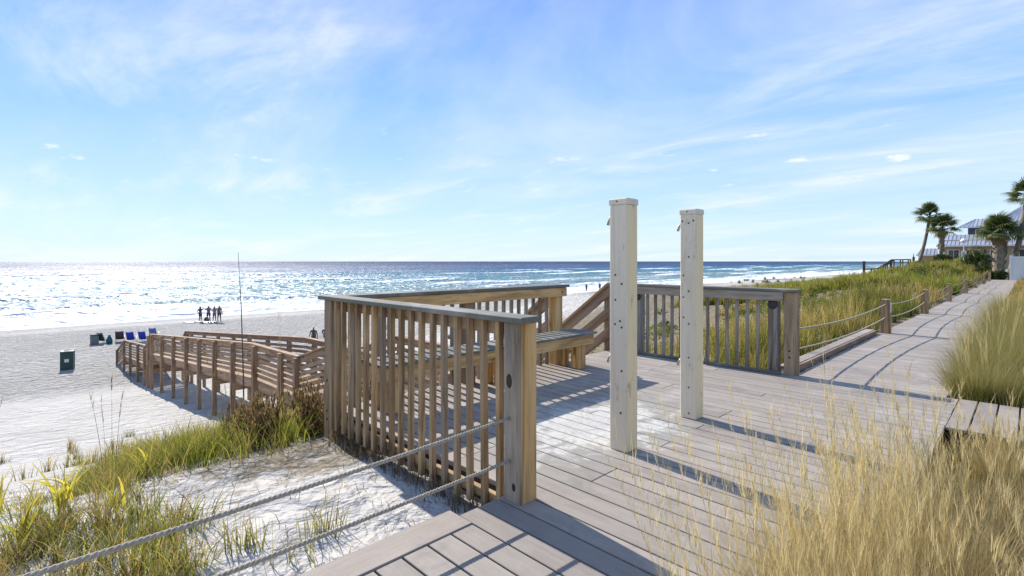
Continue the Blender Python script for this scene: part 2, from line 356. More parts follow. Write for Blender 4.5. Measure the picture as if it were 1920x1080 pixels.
# ---------------------------------------------------------------- sea
SEA=-5.78
def shore_wob(y): return 2.2*np.sin(y*.035+.6)+1.2*np.sin(y*.083+2)+.8*np.sin(y*.19)
def sea_z(X,Y):
    d=-(X+73)+shore_wob(Y)*1.0
    z=np.zeros_like(X)
    for c,wd,am,f,ph in ((7,2.2,.16,.06,0),(19,3.2,.30,.045,1.),(34,3.6,.34,.04,2.2),(56,4.5,.42,.03,.5),(84,5.5,.5,.024,3.1),(118,6.5,.55,.02,1.7),(160,8,.55,.018,.2),(205,9,.5,.015,2.)):
        cc=c+ (2.+c*.05)*np.sin(Y*f+ph)+1.5*np.sin(Y*f*3.1+ph*2)
        a=1.5*am*np.clip(.35+.8*np.sin(Y*f*1.7+ph*3)+.5*np.sin(Y*f*4.3+ph),.12,1.2)
        u=(d-cc)/wd; z=z+a*np.where(u<0,np.exp(-(u*1.9)**2),np.exp(-(u*.8)**2))
    fade=sst(2,20,d); z=z+fade*(.07*lump(X,Y,.6,31)+.12*lump(X,Y*.5,.22,32))*sst(2500,600,d)
    return SEA+z*sst(-4,2,d)
def mk_sea():
    t=MT('sea_water',.16,.30); t.b.inputs['IOR'].default_value=1.33
    g=t.n('ShaderNodeNewGeometry'); sp=t.n('ShaderNodeSeparateXYZ'); t.L.new(g.outputs['Position'],sp.inputs[0])
    p=t.pos(); wob=t.noise(t.pos((.012,.012,1)),1,3,.5)
    d=t.math('ADD',t.math('MULTIPLY',t.math('ADD',sp.outputs[0],73),-1),t.math('MULTIPLY',t.math('SUBTRACT',wob,.5),40))
    dn=t.math('DIVIDE',d,1200.,None,True)
    patch=t.noise(t.pos((.012,.004,1)),1,4,.55)
    dd=t.math('ADD',dn,t.math('MULTIPLY',t.math('SUBTRACT',patch,.5),.10))
    base=t.ramp(dd,[(0,(.26,.33,.31)),(.025,(.15,.235,.24)),(.075,(.085,.195,.225)),(.15,(.04,.135,.20)),(.26,(.024,.075,.165)),(.5,(.018,.05,.13)),(1,(.016,.043,.115))])
    # foam: swash at the sand, broken bands on the breakers, a few whitecaps far out
    f1=t.noise(t.pos((.22,.07,1)),1,6,.62,.8); f2=t.noise(t.pos((1.1,.5,1)),1,5,.65,.5)
    n=t.math('ADD',t.math('MULTIPLY',f1,.6),t.math('MULTIPLY',f2,.4))
    mask=t.ramp(dn,[(0,(.60,)*3),(.012,(.36,)*3),(.024,(.30,)*3),(.028,(.13,)*3),(.05,(.27,)*3),(.075,(.10,)*3),(.10,(.20,)*3),(.17,(.07,)*3),(.22,(.05,)*3),(1,(0,0,0))])
    h=t.math('SUBTRACT',sp.outputs[2],SEA); crest=t.math('MULTIPLY',t.rng(h,.12,.42),.22)
    fo=t.rng(t.math('ADD',t.math('ADD',n,mask),crest),.74,.86)
    wc=t.math('MULTIPLY',t.rng(t.noise(t.pos((.06,.018,1)),1,3,.5,.3),.70,.735),t.rng(d,100,300)); fo=t.math('MAXIMUM',fo,t.math('MULTIPLY',wc,.85))
    w1=t.noise(t.pos((.8,1.1,1)),1,2,.5,.3); w2=t.noise(t.pos((.16,.06,1)),1,4,.55,.3); w3=t.noise(t.pos((.30,.45,1)),1,1.5,.5,.4)
    h2=t.math('ADD',t.math('ADD',t.math('MULTIPLY',w1,.32),t.math('MULTIPLY',w2,1.4)),t.math('MULTIPLY',w3,1.25))
    bp=t.n('ShaderNodeBump'); bp.inputs['Strength'].default_value=1.0; bp.inputs['Distance'].default_value=1.5; t.L.new(h2,bp.inputs['Height'])
    # wave faces tilt towards the viewer, so far water mirrors less than a flat sheet would
    df=t.n('ShaderNodeBsdfDiffuse'); t.L.new(t.mix(fo,base,(.74,.76,.76,1)),df.inputs[0]); t.L.new(bp.outputs[0],df.inputs['Normal'])
    gl=t.n('ShaderNodeBsdfGlossy'); t.L.new(t.math('ADD',t.math('MULTIPLY',fo,.15),t.rng(d,0,700,.30,.52)),gl.inputs['Roughness']); t.L.new(bp.outputs[0],gl.inputs['Normal'])
    fr=t.n('ShaderNodeFresnel'); fr.inputs[0].default_value=1.33; t.L.new(bp.outputs[0],fr.inputs['Normal'])
    fac=t.math('MULTIPLY',t.math('MINIMUM',fr.outputs[0],t.math('MULTIPLY',t.math('MULTIPLY',t.rng(d,60,1200,.23,.16),t.rng(t.noise(t.pos((.045,.010,1)),1,3,.6,.4),.36,.60,.45,1.15)),t.rng(t.noise(t.pos((.06,.5,1)),1,5,.75,.3),.34,.68,.14,1.45))),t.math('SUBTRACT',1,t.math('MULTIPLY',fo,.85)))  # the noises paint sun glints and dark wave rows into the gloss
    mx=t.n('ShaderNodeMixShader'); t.L.new(fac,mx.inputs[0]); t.L.new(df.outputs[0],mx.inputs[1]); t.L.new(gl.outputs[0],mx.inputs[2]); t.L.new(mx.outputs[0],t.out.inputs[0])
    return t.m
sx=sorted(set([-x for x in axis((66,130,.55),(130,290,1.5))+[290]+grow(290,24000,2,1.1)])); sy=sorted(set(axis((-60,60,2.2),(60,300,3.2))+[300]+grow(300,30000,5,1.1)+[-60-y for y in grow(0,24000,4,1.2)]))
sea=gridmesh('sea',sx,sy,sea_z,mk_sea()); sea['kind']='structure'
# ---------------------------------------------------------------- deck, near walk, boardwalk
PITCH=.1455; BW=.1345
deck=empty('deck',(-2.5,4.4,0),kind='structure')
y=6.83-BW/2; 
while y>-1.6:
    x0=-4.64 if y>2.14 else (-2.20 if y>1.70 else -2.075); 
    jig=rnd.uniform(-.004,.004); zj=rnd.uniform(-.0012,.0012)
    if x0<-4:
        cut=rnd.choice((-3.42,-2.83,-1.95,None,None))
        if cut: 
            span('board',x0+jig,cut-.0015,y-BW/2,y+BW/2,-.036+zj,zj,M['board'],deck,.003); span('board',cut+.0015,-.5+jig,y-BW/2,y+BW/2,-.036-zj,-zj,M['board'],deck,.003)
        else: span('board',x0+jig,-.5+jig,y-BW/2,y+BW/2,-.036+zj,zj,M['board'],deck,.003)
    else: span('board',x0,-.5+jig,y-BW/2,y+BW/2,-.036+zj,zj,M['board'],deck,.003)
    y-=PITCH
span('border_board',-2.275,-2.080,-1.6,1.74,-.020,.006,M['boardy'],deck,.004)
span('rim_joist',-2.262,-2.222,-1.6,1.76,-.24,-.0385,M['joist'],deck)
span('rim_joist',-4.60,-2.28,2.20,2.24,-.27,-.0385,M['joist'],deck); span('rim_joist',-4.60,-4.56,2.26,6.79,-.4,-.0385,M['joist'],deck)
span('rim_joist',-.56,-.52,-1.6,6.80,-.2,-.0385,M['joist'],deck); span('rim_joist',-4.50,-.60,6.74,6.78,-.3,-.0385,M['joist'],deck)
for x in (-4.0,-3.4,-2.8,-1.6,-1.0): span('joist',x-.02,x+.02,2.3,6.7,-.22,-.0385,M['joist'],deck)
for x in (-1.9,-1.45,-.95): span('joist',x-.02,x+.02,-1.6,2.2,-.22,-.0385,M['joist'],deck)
path=empty('side_path',(.4,6.27,0),kind='structure')
x=-.495+BW/2
while x<2.6:
    span('board',x-BW/2,x+BW/2,5.62,6.86,-.026,rnd.uniform(-.001,.001),M['boardy'],path,.003); x+=.147
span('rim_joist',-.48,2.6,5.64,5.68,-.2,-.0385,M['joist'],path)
walk=empty('boardwalk',(-1.3,20,0),kind='structure')
y=6.905+BW/2; k=0; far=[]
BL=boxmesh((1.44,BW,.026),.003,M['boardw'])
while y<53.4:
    z=-.013-.010+rnd.uniform(-.0015,.0015); x=-1.325+rnd.uniform(-.012,.012)
    if k<170:
        link(bpy.data.objects.new('board',BL),walk,(x,y,z))
    else: far.append((x,y,z))
    y+=PITCH; k+=1
vs=[];fs=[]; bv=[v.co.copy() for v in BL.vertices]; bf=[tuple(p.vertices) for p in BL.polygons]
for p in far:
    o=len(vs); vs+=[(v.x+p[0],v.y+p[1],v.z+p[2]) for v in bv]; fs+=[tuple(i+o for i in f) for f in bf]
fb=meshobj('far_boards',vs,fs,M['boardw'],walk,(-1.3,42,0),smooth=False); fb['kind']='stuff'
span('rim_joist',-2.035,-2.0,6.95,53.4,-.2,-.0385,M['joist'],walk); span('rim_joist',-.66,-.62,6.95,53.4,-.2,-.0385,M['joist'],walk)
# raised ledge left of the boardwalk
led=empty('ledge',(-2.3,9.5,0),'low raised timber ledge between the deck corner post and the first rope post','ledge')
span('board',-2.255,-2.115,6.98,11.95,.035,.068,M['boardy'],led); span('fascia',-2.112,-2.075,6.98,11.95,-.15,.060,M['newy'],led)
# ---------------------------------------------------------------- railings
PW=.14
def baluster(p,x,y,z0,z1,mat,s=.038):
    o=box('baluster',(s,s,round(z1-z0,3)),(x,y,(z0+z1)/2),mat,p,None,.003); o.rotation_euler=(rnd.uniform(-.006,.006),rnd.uniform(-.006,.006),rnd.uniform(-.05,.05)); return o
def bolt(p,loc,axis,r=.011,mat=None):
    vs,fs=lathe([(r,0),(r,.004),(r*.6,.008),(.001,.009)],8)
    rot={'-y':Matrix.Rotation(R(90),3,'X'),'+x':Matrix.Rotation(R(90),3,'Y'),'+y':Matrix.Rotation(R(-90),3,'X'),'-x':Matrix.Rotation(R(-90),3,'Y'),'z':Matrix.Identity(3)}[axis]
    return meshobj('bolt',[tuple(rot@Vector(v)) for v in vs],fs,mat or M['dark'],p,loc,local=True)
r1=empty('railing',(-3.3,2.12,0),'near wooden railing with tall square corner post, rope tied to it, closest to the camera','railing')
pa=span('post',-2.175,-2.035,2.06,2.20,-.03,1.045,M['greyz'],r1,.006); bounce_face(pa,M['tanz']); pa['label']='weathered square post with a large knot at the rope end'  # tan pine on the +X face stands in for warm bounce light
vs,fs=lathe([(.034,0),(.026,.002),(.012,.0035),(.001,.004)],14); 
kn=meshobj('knot',[(v[0]*.75,-v[2],v[1]*1.35) for v in vs],fs,M['dark'],pa,(-2.128,2.0605,.70),local=True)
kn.data.materials.clear(); kn.data.materials.append(plain('dark_knot',(.07,.04,.022),.8,.2,.5,60))
vs,fs=lathe([(.020,0),(.016,.002),(.001,.003)],12); meshobj('knot',[(v[0]*.8,-v[2],v[1]*1.3) for v in vs],fs,kn.data.materials[0],pa,(-2.09,2.0605,.09),local=True)
pb=span('post',-4.615,-4.475,2.06,2.20,-.42,1.045,M['oldz'],r1,.006)
for z in (.02,-.06,.30): bolt(pb,(-4.55,2.060,z),'-y',.012)
n=17
for i in range(n):
    x=-4.475+(i+.55)*(2.30/n); baluster(r1,x+rnd.uniform(-.006,.006),2.082,-.13+rnd.uniform(-.02,.02),1.043,M['old'+'z'])
span('top_rail',-4.475,-2.175,2.102,2.140,.955,1.043,M['oldx'],r1)
span('cap_rail',-4.67,-1.985,2.02,2.175,1.0465,1.083,M['capx'],r1,.005)
span('bottom_rail',-4.475,-2.175,2.102,2.138,.03-.12,.0-.032,M['oldx'],r1)
r2=empty('railing',(-4.55,3.7,0),'seaward wooden railing behind the bench, with a broad pine face board','railing')
span('post',-4.62,-4.48,5.22,5.36,-.5,1.03,M['tanz'],r2,.006); span('post',-4.615,-4.48,3.66,3.80,-.5,1.03,M['oldz'],r2,.006)
y=2.34
while y<5.17:
    if abs(y-3.73)>.095: baluster(r2,-4.60,y,-.14,1.03,M['greyz'])
    y+=.1345
span('face_board',-4.475,-4.437,2.21,5.40,.925,1.043,M['tany'],r2); span('top_rail',-4.578,-4.482,2.21,3.65,.955,1.03,M['oldy'],r2); span('top_rail',-4.578,-4.482,3.81,5.21,.955,1.03,M['oldy'],r2)
span('cap_rail',-4.665,-4.42,2.18,5.44,1.0465,1.082,M['capy'],r2,.005)
bolt(r2,(-4.437,5.30,.985),'+x',.014)
r3=empty('railing',(-3.1,6.85,0),'far greyed railing across the deck end beside the boardwalk','railing')
for x,m in ((-4.20,'greyz'),(-2.26,'greyz')):
    p=span('post',x-.055,x+.055,6.80,6.93,-.35,1.02,M[m],r3,.006)
    vs,fs=lathe([(.062,0),(.058,.006),(.02,.010),(.001,.010)],14); meshobj('end_plate',[(v[0],-v[2],v[1]) for v in vs],fs,M['dark'],p,(x,6.80,.86),local=True)
pd=span('post',-2.125,-1.985,6.78,6.92,-.35,1.02,M['oldz'],r3,.007); pd['label']='cracked dark corner post at the boardwalk'
for z in (.22,.30): bolt(pd,(-2.06,6.78,z),'-y',.012)
x=-4.06
while x<-2.34:
    baluster(r3,x,6.862,-.14,1.02,M['greyz']); x+=.1335
span('face_board',-4.27,-2.13,6.757,6.795,.905,1.02,M['greyx'],r3); span('cap_rail',-4.30,-1.96,6.74,6.93,1.0225,1.058,M['capx'],r3,.005)
span('kerb_rail',-4.6,-2.14,6.70,6.742,.002,.04,M['capx'],r3)
# ---------------------------------------------------------------- bench
be=empty('bench',(-4.3,3.9,0),'long built-in bench with grey slat seat and pine apron along the seaward railing','bench')
for i,x in enumerate((-4.36,-4.215,-4.07)):
    span('slat',x-.07-.0,x+.07,2.32,5.50,.445,.471,M['capy'],be,.004)
span('apron',-4.065,-4.027,2.36,5.46,.315,.4425,M['tany'],be); span('apron',-4.43,-4.07,5.462,5.50,.315,.4425,M['tanx'],be); span('apron',-4.43,-4.07,2.322,2.36,.315,.4425,M['tanx'],be)
for y in (2.50,3.9,5.27):
    span('leg',-4.21,-4.07,y-.07,y+.07,.001,.443,M['tanz'],be,.006)
    span('leg',-4.42,-4.33,y-.045,y+.045,.001,.443,M['tanz'],be,.006)
    span('crosspiece',-4.325,-4.215,y-.02,y+.02,.33,.443,M['oldx'],be)
# ---------------------------------------------------------------- white shower posts
def shower_post(x,y,h,label,pts):
    e=empty('shower_post',(x,y,0),label,'post','white posts standing on the deck'); s=.148
    bounce_face(span('shaft',x-s/2,x+s/2,y-s/2,y+s/2,.001,h-.045,M['vinyl'],e,.006),M['vinyl_bounce'])
    c=.0035; a=s/2+c
    vs=[(x+sx*a*k,y+sy*a*k,z) for k,z in ((1,h-.046),(1,h-.008),(.94,h),(.55,h+.004)) for sx,sy in((-1,-1),(1,-1),(1,1),(-1,1))]
    fs=[(r*4+k,r*4+(k+1)%4,r*4+4+(k+1)%4,r*4+4+k) for r in range(3) for k in range(4)]+[(12,13,14,15),(3,2,1,0)]
    meshobj('cap',vs,fs,M['vinyl'],e,(x,y,h),smooth=False)
    for fx,z in pts: bolt(e,(x-s/2+s*fx,y-s/2-.0005,z),'-y',.0075)
    bolt(e,(x-s/2+.45*s,y-s/2-c,h-.022),'-y',.006)
    for z,ln in ((h-.14,.05),(.68 if h>1.8 and y<4 else .5,.045)):      # little metal hook on the seaward side
        p=[(x-s/2,y-.03,z),(x-s/2-.022,y-.03,z+.012),(x-s/2-.03,y-.03,z-.01),(x-s/2-.045,y-.03,z-ln)]
        vs,fs=tube(p,[.008,.009,.012,.012],7); meshobj('spout',vs,fs,M['metal'],e,(x-s/2,y,z))
    vs,fs=tube([(x-s/2-.001,y-.03,h-.14),(x-s/2-.006,y-.03,h-.14)],.02,10); meshobj('flange',vs,fs,M['metal'],e,(x-s/2,y,h-.14))
    return e
shower_post(-2.125,3.25,1.865,'taller-looking nearer white post with few bolts and brown stains, standing on sandy deck boards',
  [(.35,1.30),(.72,1.235),(.35,1.115),(.33,.935),(.72,.915),(.72,.595),(.66,.285),(.62,.96)])
shower_post(-2.125,4.345,1.865,'farther white post with many bolts and holes, standing on the deck near the end railing',
  [(.55,1.74),(.55,1.44),(.22,1.275),(.55,1.135),(.22,1.08),(.22,.90),(.55,.845),(.55,.545),(.55,.28),(.55,.02+.03),(.15,1.76),(.85,1.76)])
# ---------------------------------------------------------------- ropes and rope posts
def mk_rope():
    t=MT('hemp_rope',.9,.1); n=t.noise(t.coords('Object'),90,4,.6); t.col(t.ramp(n,[(.3,(.30,.25,.18)),(.7,(.52,.45,.34))])); return t.m
M['rope']=mk_rope()
def rope(name,a,b,sag,r,label,group,detail):
    a=Vector(a);b=Vector(b); L=(b-a).length; t=(b-a).normalized(); s=t.cross(Vector((0,0,1))).normalized(); u=s.cross(t)
    n=max(8,int(L*detail)); parts=[]
    if detail<=20:
        parts.append(tube([a+(b-a)*(i/n)-Vector((0,0,sag*4*(i/n)*(1-i/n))) for i in range(n+1)],r*1.6,7))
    else:
        for k in range(3):
            P=[]
            for i in range(n+1):
                f=i/n; g=2*math.pi*(k/3+f*L/.06)
                P.append(a+(b-a)*f-Vector((0,0,sag*4*f*(1-f)))+s*(r*math.cos(g))+u*(r*math.sin(g)))
            parts.append(tube(P,r*1.02,6))
    vs,fs=join(parts); o=meshobj(name,vs,fs,M['rope'],None,tuple(a)); return tag(o,label,'rope',group)
def rope_post(x,y,h,label):
    e=empty('rope_post',(x,y,0),label,'post','short posts carrying ropes along the walk'); s=.15; z0=-.25
    vs=[(x+sx*s/2*k,y+sy*s/2*k,z) for k,z in ((1,z0),(1,h-.06),(.82,h-.05),(.82,h-.035),(1,h-.025),(.96,h-.008),(.5,h)) for sx,sy in((-1,-1),(1,-1),(1,1),(-1,1))]
    fs=[(r*4+k,r*4+(k+1)%4,r*4+4+(k+1)%4,r*4+4+k) for r in range(6) for k in range(4)]+[(24,25,26,27),(3,2,1,0)]
    meshobj('shaft',vs,fs,M['oldz'],e,(x,y,h/2),smooth=False); return e
RP=[(12.2,.66),(17.5,.64),(23.4,.62),(29.8,.62),(36.3,.62),(42.8,.62),(49,.62)]
RX=-1.97; names=['first rope post beyond the deck corner, with a small white plate','second rope post along the boardwalk, counting from the deck','third rope post along the boardwalk, counting from the deck','fourth rope post along the boardwalk, counting from the deck','fifth rope post along the boardwalk, counting from the deck','sixth rope post along the boardwalk, counting from the deck','last rope post at the far end, beside the white fence']
for (yy,h),nm in zip(RP,names):
    e=rope_post(RX,yy,h,nm)
    if yy<13: span('plate',RX+.0755,RX+.079,yy-.05,yy+.05,.40,.60,plain('white_plate',(.75,.75,.74),.5),e,.002)
rope_post(-2.13,-2.6,.66,'short rope post behind the camera holding the near ropes')
for z,nm in ((.485,'upper'),(.235,'lower')):
    rope('rope',(-2.125,2.059,z),(-2.13,-2.5,z+.03),.055 if z>.4 else .03,.0052,'%s hemp rope from the nearest railing post down across the sand'%nm,'near ropes',150)
pts=[(6.925,-2.06)]+[(p[0],RX) for p in RP]
for i in range(len(pts)-1):
    for z,nm in ((.555,'upper'),(.30,'lower')):
        w=('deck corner post and the first rope post','first and second rope posts','second and third rope posts','third and fourth rope posts','fourth and fifth rope posts','fifth and sixth rope posts','sixth and last rope posts')[i]
        rope('rope',(pts[i][1],pts[i][0]+(.074 if i else .0),z),(pts[i+1][1],pts[i+1][0]-.074,z),.07,.0055,'%s rope between %s'%(nm,w),'boardwalk ropes',100 if i<2 else 4)
# ---------------------------------------------------------------- stairs and ramp to the beach
Y0,Y1=5.10,6.72
SEG=[(-4.64,0.,-6.6,-1.5,'stair'),(-6.6,-1.5,-10.9,-1.5,'flat'),(-10.9,-1.5,-12.84,-2.05,'flat'),(-12.84,-2.05,-16.4,-2.13,'flat'),(-16.4,-2.13,-32.5,-3.5,'flat'),(-32.5,-3.5,-33.7,-4.25,'stair'),(-33.7,-4.25,-41.2,-4.8,'flat'),(-41.2,-4.8,-44.4,-5.78,'stair')]
def floor_z(x):
    for x0,z0,x1,z1,k in SEG:
        if x1<=x<=x0: return z0+(z1-z0)*(x0-x)/(x0-x1)
    return -5.7
st=empty('beach_stair',(-5.6,5.95,-1.6),'steep brown wooden stair with sloping handrails going down from the deck opening','stair')
rp=empty('beach_ramp',(-22,5.9,-4.5),'long brown wooden ramp with slatted railings stepping down to the beach','ramp')
PX=[-6.7,-8.8,-10.9,-12.84,-13.9,-15.95,-18.05,-20.15,-22.25,-24.35,-26.7,-29.2,-31.75,-32.6,-33.75,-35.9,-38.6,-41.1,-44.3]
for si,(x0,z0,x1,z1,kind) in enumerate(SEG):
    par=st if si==0 else rp
    for side,Y in ((-1,5.43 if si==0 else Y0),(1,Y1)):
        ys=Y
        a=Vector((x0,ys,z0));b=Vector((x1,ys,z1)); up=lambda h:Vector((0,0,h)); yo=Vector((0,side*.075,0)); yi=Vector((0,-side*.0,0))
        beam('handrail',a+up(.955)+yo*.0-Vector((0,side*.0,0)),b+up(.955),.04,.145,M['newx'],par)
        beam('cap_rail',a+up(1.052),b+up(1.052),.145,.036,M['newx'],par)
        if si==0:
            for h in (.30,.62): beam('rail',a+up(h),b+up(h),.038,.14,M['newx'],par)
            beam('stringer',a+up(-.12),b+up(-.12),.04,.28,M['newx'],par)
        else:
            for h in (.15,.30,.45,.60,.75): beam('slat',a+up(h),b+up(h),.034,.095,M['newx'],par,.003)
            beam('rim_joist',a+up(-.14),b+up(-.14),.04,.28,M['newx'],par)
    if kind=='stair':
        n=8 if si==0 else (5 if si==5 else 6)
        for i in range(n):
            f=(i+.6)/n; x=x0+(x1-x0)*f; z=z0+(z1-z0)*(i+1)/n
            span('tread',x-.14,x+.14,(5.46 if si==0 else Y0+.03),Y1-.03,z-.02,z+.018,M['newy'],par)
    else:
        L=abs(x1-x0); n=int(L/.146); vs=[];fs=[]
        bv=[v.co for v in boxmesh((.139,1.56,.03),.003,M['newy']).vertices]; bf=[tuple(p.vertices) for p in boxmesh((.139,1.56,.03),.003,M['newy']).polygons]
        for i in range(n):
            f=(i+.5)/n; c=(x0+(x1-x0)*f,(Y0+Y1)/2,z0+(z1-z0)*f+rnd.uniform(-.002,.002)-.015); o=len(vs)
            vs+=[(v.x+c[0],v.y+c[1],v.z+c[2]) for v in bv]; fs+=[tuple(k+o for k in q) for q in bf]
        d=meshobj('decking',vs,fs,M['newy'],rp,((x0+x1)/2,5.9,(z0+z1)/2),smooth=False); d['kind']='stuff'
for x in PX:
    for side,Y in ((-1,Y0-.088),(1,Y1+.088)):
        g=float(gz(x,Y)); zt=floor_z(x)+1.03
        o=span('post',x-.065,x+.065,Y-.065,Y+.065,round(g-.35,2),round(zt,2),M['newz'],rp,.005)
    g=max(float(gz(x,Y0)),float(gz(x,Y1)))
    if floor_z(x)-.45>g+.12: span('crossbeam',x+.06,x+.10,Y0-.1,Y1+.1,floor_z(x)-.50,floor_z(x)-.262,M['newy'],rp)
for x in (-4.73,):
    for Y in (5.51,Y1+.08): span('post',x-.05,x+.05,Y-.05,Y+.05,-.9,1.03,M['newz'],st,.005)
for Y in (Y0-.078,Y1+.078): span('post',-6.35,-6.25,Y-.05,Y+.05,-2.3,-.25,M['newz'],st,.005)
# ---------------------------------------------------------------- grass and plants
def blades(P,h,lean,az,w,col,tip,seg=3,curl=1.0,rs=None):
    """tapered bent strips: P roots (n,3), h height, lean 0..1.4 rad at the tip, az direction, w width, col/tip colours (n,3)"""
    n=len(P); k=np.arange(seg+1)/seg
    th=lean[:,None]*(.25+.75*k[None]*curl); dl=(h/seg)[:,None]
    dr=np.sin(th)*dl; dz=np.cos(th)*dl
    r=np.concatenate([np.zeros((n,1)),np.cumsum(dr[:,:-1],1)],1); z=np.concatenate([np.zeros((n,1)),np.cumsum(dz[:,:-1],1)],1)
    c,s=np.cos(az)[:,None],np.sin(az)[:,None]
    X=P[:,0:1]+r*c; Y=P[:,1:2]+r*s; Z=P[:,2:3]+z
    fa=(rs or np.random).uniform(0,6.283,n)[:,None]; ww=w[:,None]*(1-.92*k[None]**1.6)*.5
    ox,oy=np.cos(fa)*ww,np.sin(fa)*ww
    A=np.stack([X-ox,Y-oy,Z],-1);B=np.stack([X+ox,Y+oy,Z],-1)
    co=np.stack([A,B],2).reshape(-1,3)
    base=(np.arange(n)*(seg+1)*2)[:,None]; q=[]
    for i in range(seg): q.append(np.stack([base[:,0]+2*i,base[:,0]+2*i+1,base[:,0]+2*i+3,base[:,0]+2*i+2],-1))
    q=np.stack(q,1).reshape(-1,4)
    cc=col[:,None,:]*(1-k[None,:,None])+tip[:,None,:]*k[None,:,None]
    cc=np.repeat(cc,2,1).reshape(-1,3)
    return co,q,cc
def bladeobj(name,sets,mat,parent=None,loc=(0,0,0)):
    loc=np.array(loc,float); co=np.concatenate([s[0] for s in sets])-loc; o=0; qs=[]
    for s in sets: qs.append(s[1]+o); o+=len(s[0])
    q=np.concatenate(qs).astype(np.int32); c=np.concatenate([s[2] for s in sets])
    m=bpy.data.meshes.new(name); m.vertices.add(len(co)); m.vertices.foreach_set('co',co.astype(np.float32).ravel())
    m.loops.add(q.size); m.loops.foreach_set('vertex_index',q.ravel()); m.polygons.add(len(q))
    m.polygons.foreach_set('loop_start',(np.arange(len(q))*4).astype(np.int32)); m.polygons.foreach_set('loop_total',np.full(len(q),4,np.int32))
    m.polygons.foreach_set('use_smooth',np.ones(len(q),bool)); m.update(calc_edges=True)
    at=m.color_attributes.new('tint','FLOAT_COLOR','POINT'); at.data.foreach_set('color',np.concatenate([c,np.ones((len(c),1))],1).astype(np.float32).ravel())
    m.materials.append(mat); o=link(bpy.data.objects.new(name,m),parent,tuple(loc))
    if len(q)>14 and parent is not None: o['kind']='stuff'
    return o
def cols(rs,n,a,b,v=.25):
    t=rs.uniform(0,1,(n,1)); c=np.array(a)*(1-t)+np.array(b)*t
    return np.clip(c*rs.uniform(1-v,1+v,(n,1)),0,1)
GREEN=(.065,.105,.018);OLIVE=(.19,.185,.045);STRAW=(.46,.345,.135);TAN=(.36,.27,.12);YEL=(.55,.46,.06);BROWN=(.11,.07,.035);LIME=(.27,.30,.04)
def cam_t(x,y): return -.714*x+.6997*y
def on_walk(x,y):
    return ((x>-2.3)&(x<np.where(y>7,-.60,-.48))&(y<54))|((x>-4.75)&(x<-.48)&(y>1.98)&(y<6.95))|((x>-2.45)&(x<-.5)&(y>6.9)&(y<12.2))|((y>5.55)&(y<6.9)&(x>-.6)&(x<2.7))
def on_ramp(x,y): return (x<-4.6)&(y>4.95)&(y<6.95)
def field(rs,n,xr,yr,dens,hr,wk,palette,tips,lean=(.15,1.0),seg=3,hf=None,yp=1.7,per=32,spr=.16):
    nt=max(1,n//per); tx=rs.uniform(*xr,nt); ty=yr[0]+(yr[1]-yr[0])*rs.uniform(0,1,nt)**yp
    k=rs.uniform(0,1,nt)<dens(tx,ty); tx=tx[k];ty=ty[k]; tr=rs.uniform(.5,1.3,len(tx))*spr*(1+.012*np.maximum(cam_t(tx,ty)-10,0)); ts=rs.uniform(.55,1.2,len(tx)); tg=rs.uniform(-.38,.38,len(tx))
    i=np.repeat(np.arange(len(tx)),per); n=len(i); rr=np.abs(rs.normal(0,.6,n)); aa=rs.uniform(0,6.283,n)
    x=tx[i]+rr*np.cos(aa)*tr[i]; y=ty[i]+rr*np.sin(aa)*tr[i]
    keep=~on_walk(x,y)&~on_ramp(x,y); x=x[keep];y=y[keep];i=i[keep];aa=aa[keep];rr=rr[keep]; n=len(x)
    t=np.maximum(cam_t(x,y),2); h=rs.uniform(*hr,n)*ts[i]
    if hf is not None: h=h*hf(x,y)
    w=np.maximum(.006,wk*t)*rs.uniform(.6,1.3,n)
    g=np.clip(.5+1.0*lump(x,y,.55,41)+tg[i]+rs.uniform(-.4,.4,n),0,.999); idx=(g*len(palette)).astype(int)
    pal=np.array(palette); tp=np.array(tips)
    c=pal[idx]*rs.uniform(.55,1.3,(n,1)); d=tp[idx]*rs.uniform(.6,1.3,(n,1))
    P=np.stack([x,y,gz(x,y)-.02],-1)
    az=np.where(rs.uniform(0,1,n)<.7,aa+rs.normal(0,.5,n),rs.uniform(0,6.283,n))
    return blades(P,h,np.clip(rs.uniform(*lean,n)*(.45+.7*rr),.03,1.6),az,w,c,d,seg)
rs=np.random.RandomState(5)
# dune field beyond the deck
def dA(x,y): return np.clip(.0+1.5*lump(x,y,.6,51)+.8*sst(-6.0,-3.0,x),0.02,1)*np.where(x>-2.3,0,1)
sets=[field(rs,105000,(-11,-2.3),(7.0,34),dA,(.28,.72),.0011,(GREEN,OLIVE,OLIVE,TAN),(OLIVE,OLIVE,STRAW,STRAW),hf=lambda x,y:(1-.45*sst(9,7,y))*(.6+.4*sst(-7,-3.5,x))*np.clip(.85+1.1*lump(x,y,1.3,55),.4,1.4)),
      field(rs,52000,(-16,-2.3),(30,78),lambda x,y:np.clip(.7+.8*lump(x,y,.3,52),.1,1),(.4,.8),.0013,(GREEN,LIME,OLIVE,OLIVE),(LIME,OLIVE,STRAW,OLIVE))]
tag(bladeobj('dune_grass',sets,M['leaf']),'green and yellow dune grass covering the slope left of the boardwalk','grass',kind='stuff')
sets=[field(rs,26000,(-50,-9),(10,170),lambda x,y:np.clip(.02+1.25*lump(x,y,.23,53),0.0,1)*sst(-49,-43,x),(.25,.6),.0013,(OLIVE,GREEN,TAN,BROWN),(OLIVE,LIME,TAN,TAN)),
      field(rs,9000,(-9,-4.8),(6.9,14),lambda x,y:np.clip(.2+lump(x,y,.9,54),0.05,1),(.2,.45),.0012,(OLIVE,GREEN,TAN,BROWN),(OLIVE,OLIVE,STRAW,TAN))]
tag(bladeobj('sparse_dune_grass',sets,M['dry']),'sparse brownish grass tufts on the low dunes toward the beach','grass',kind='stuff')
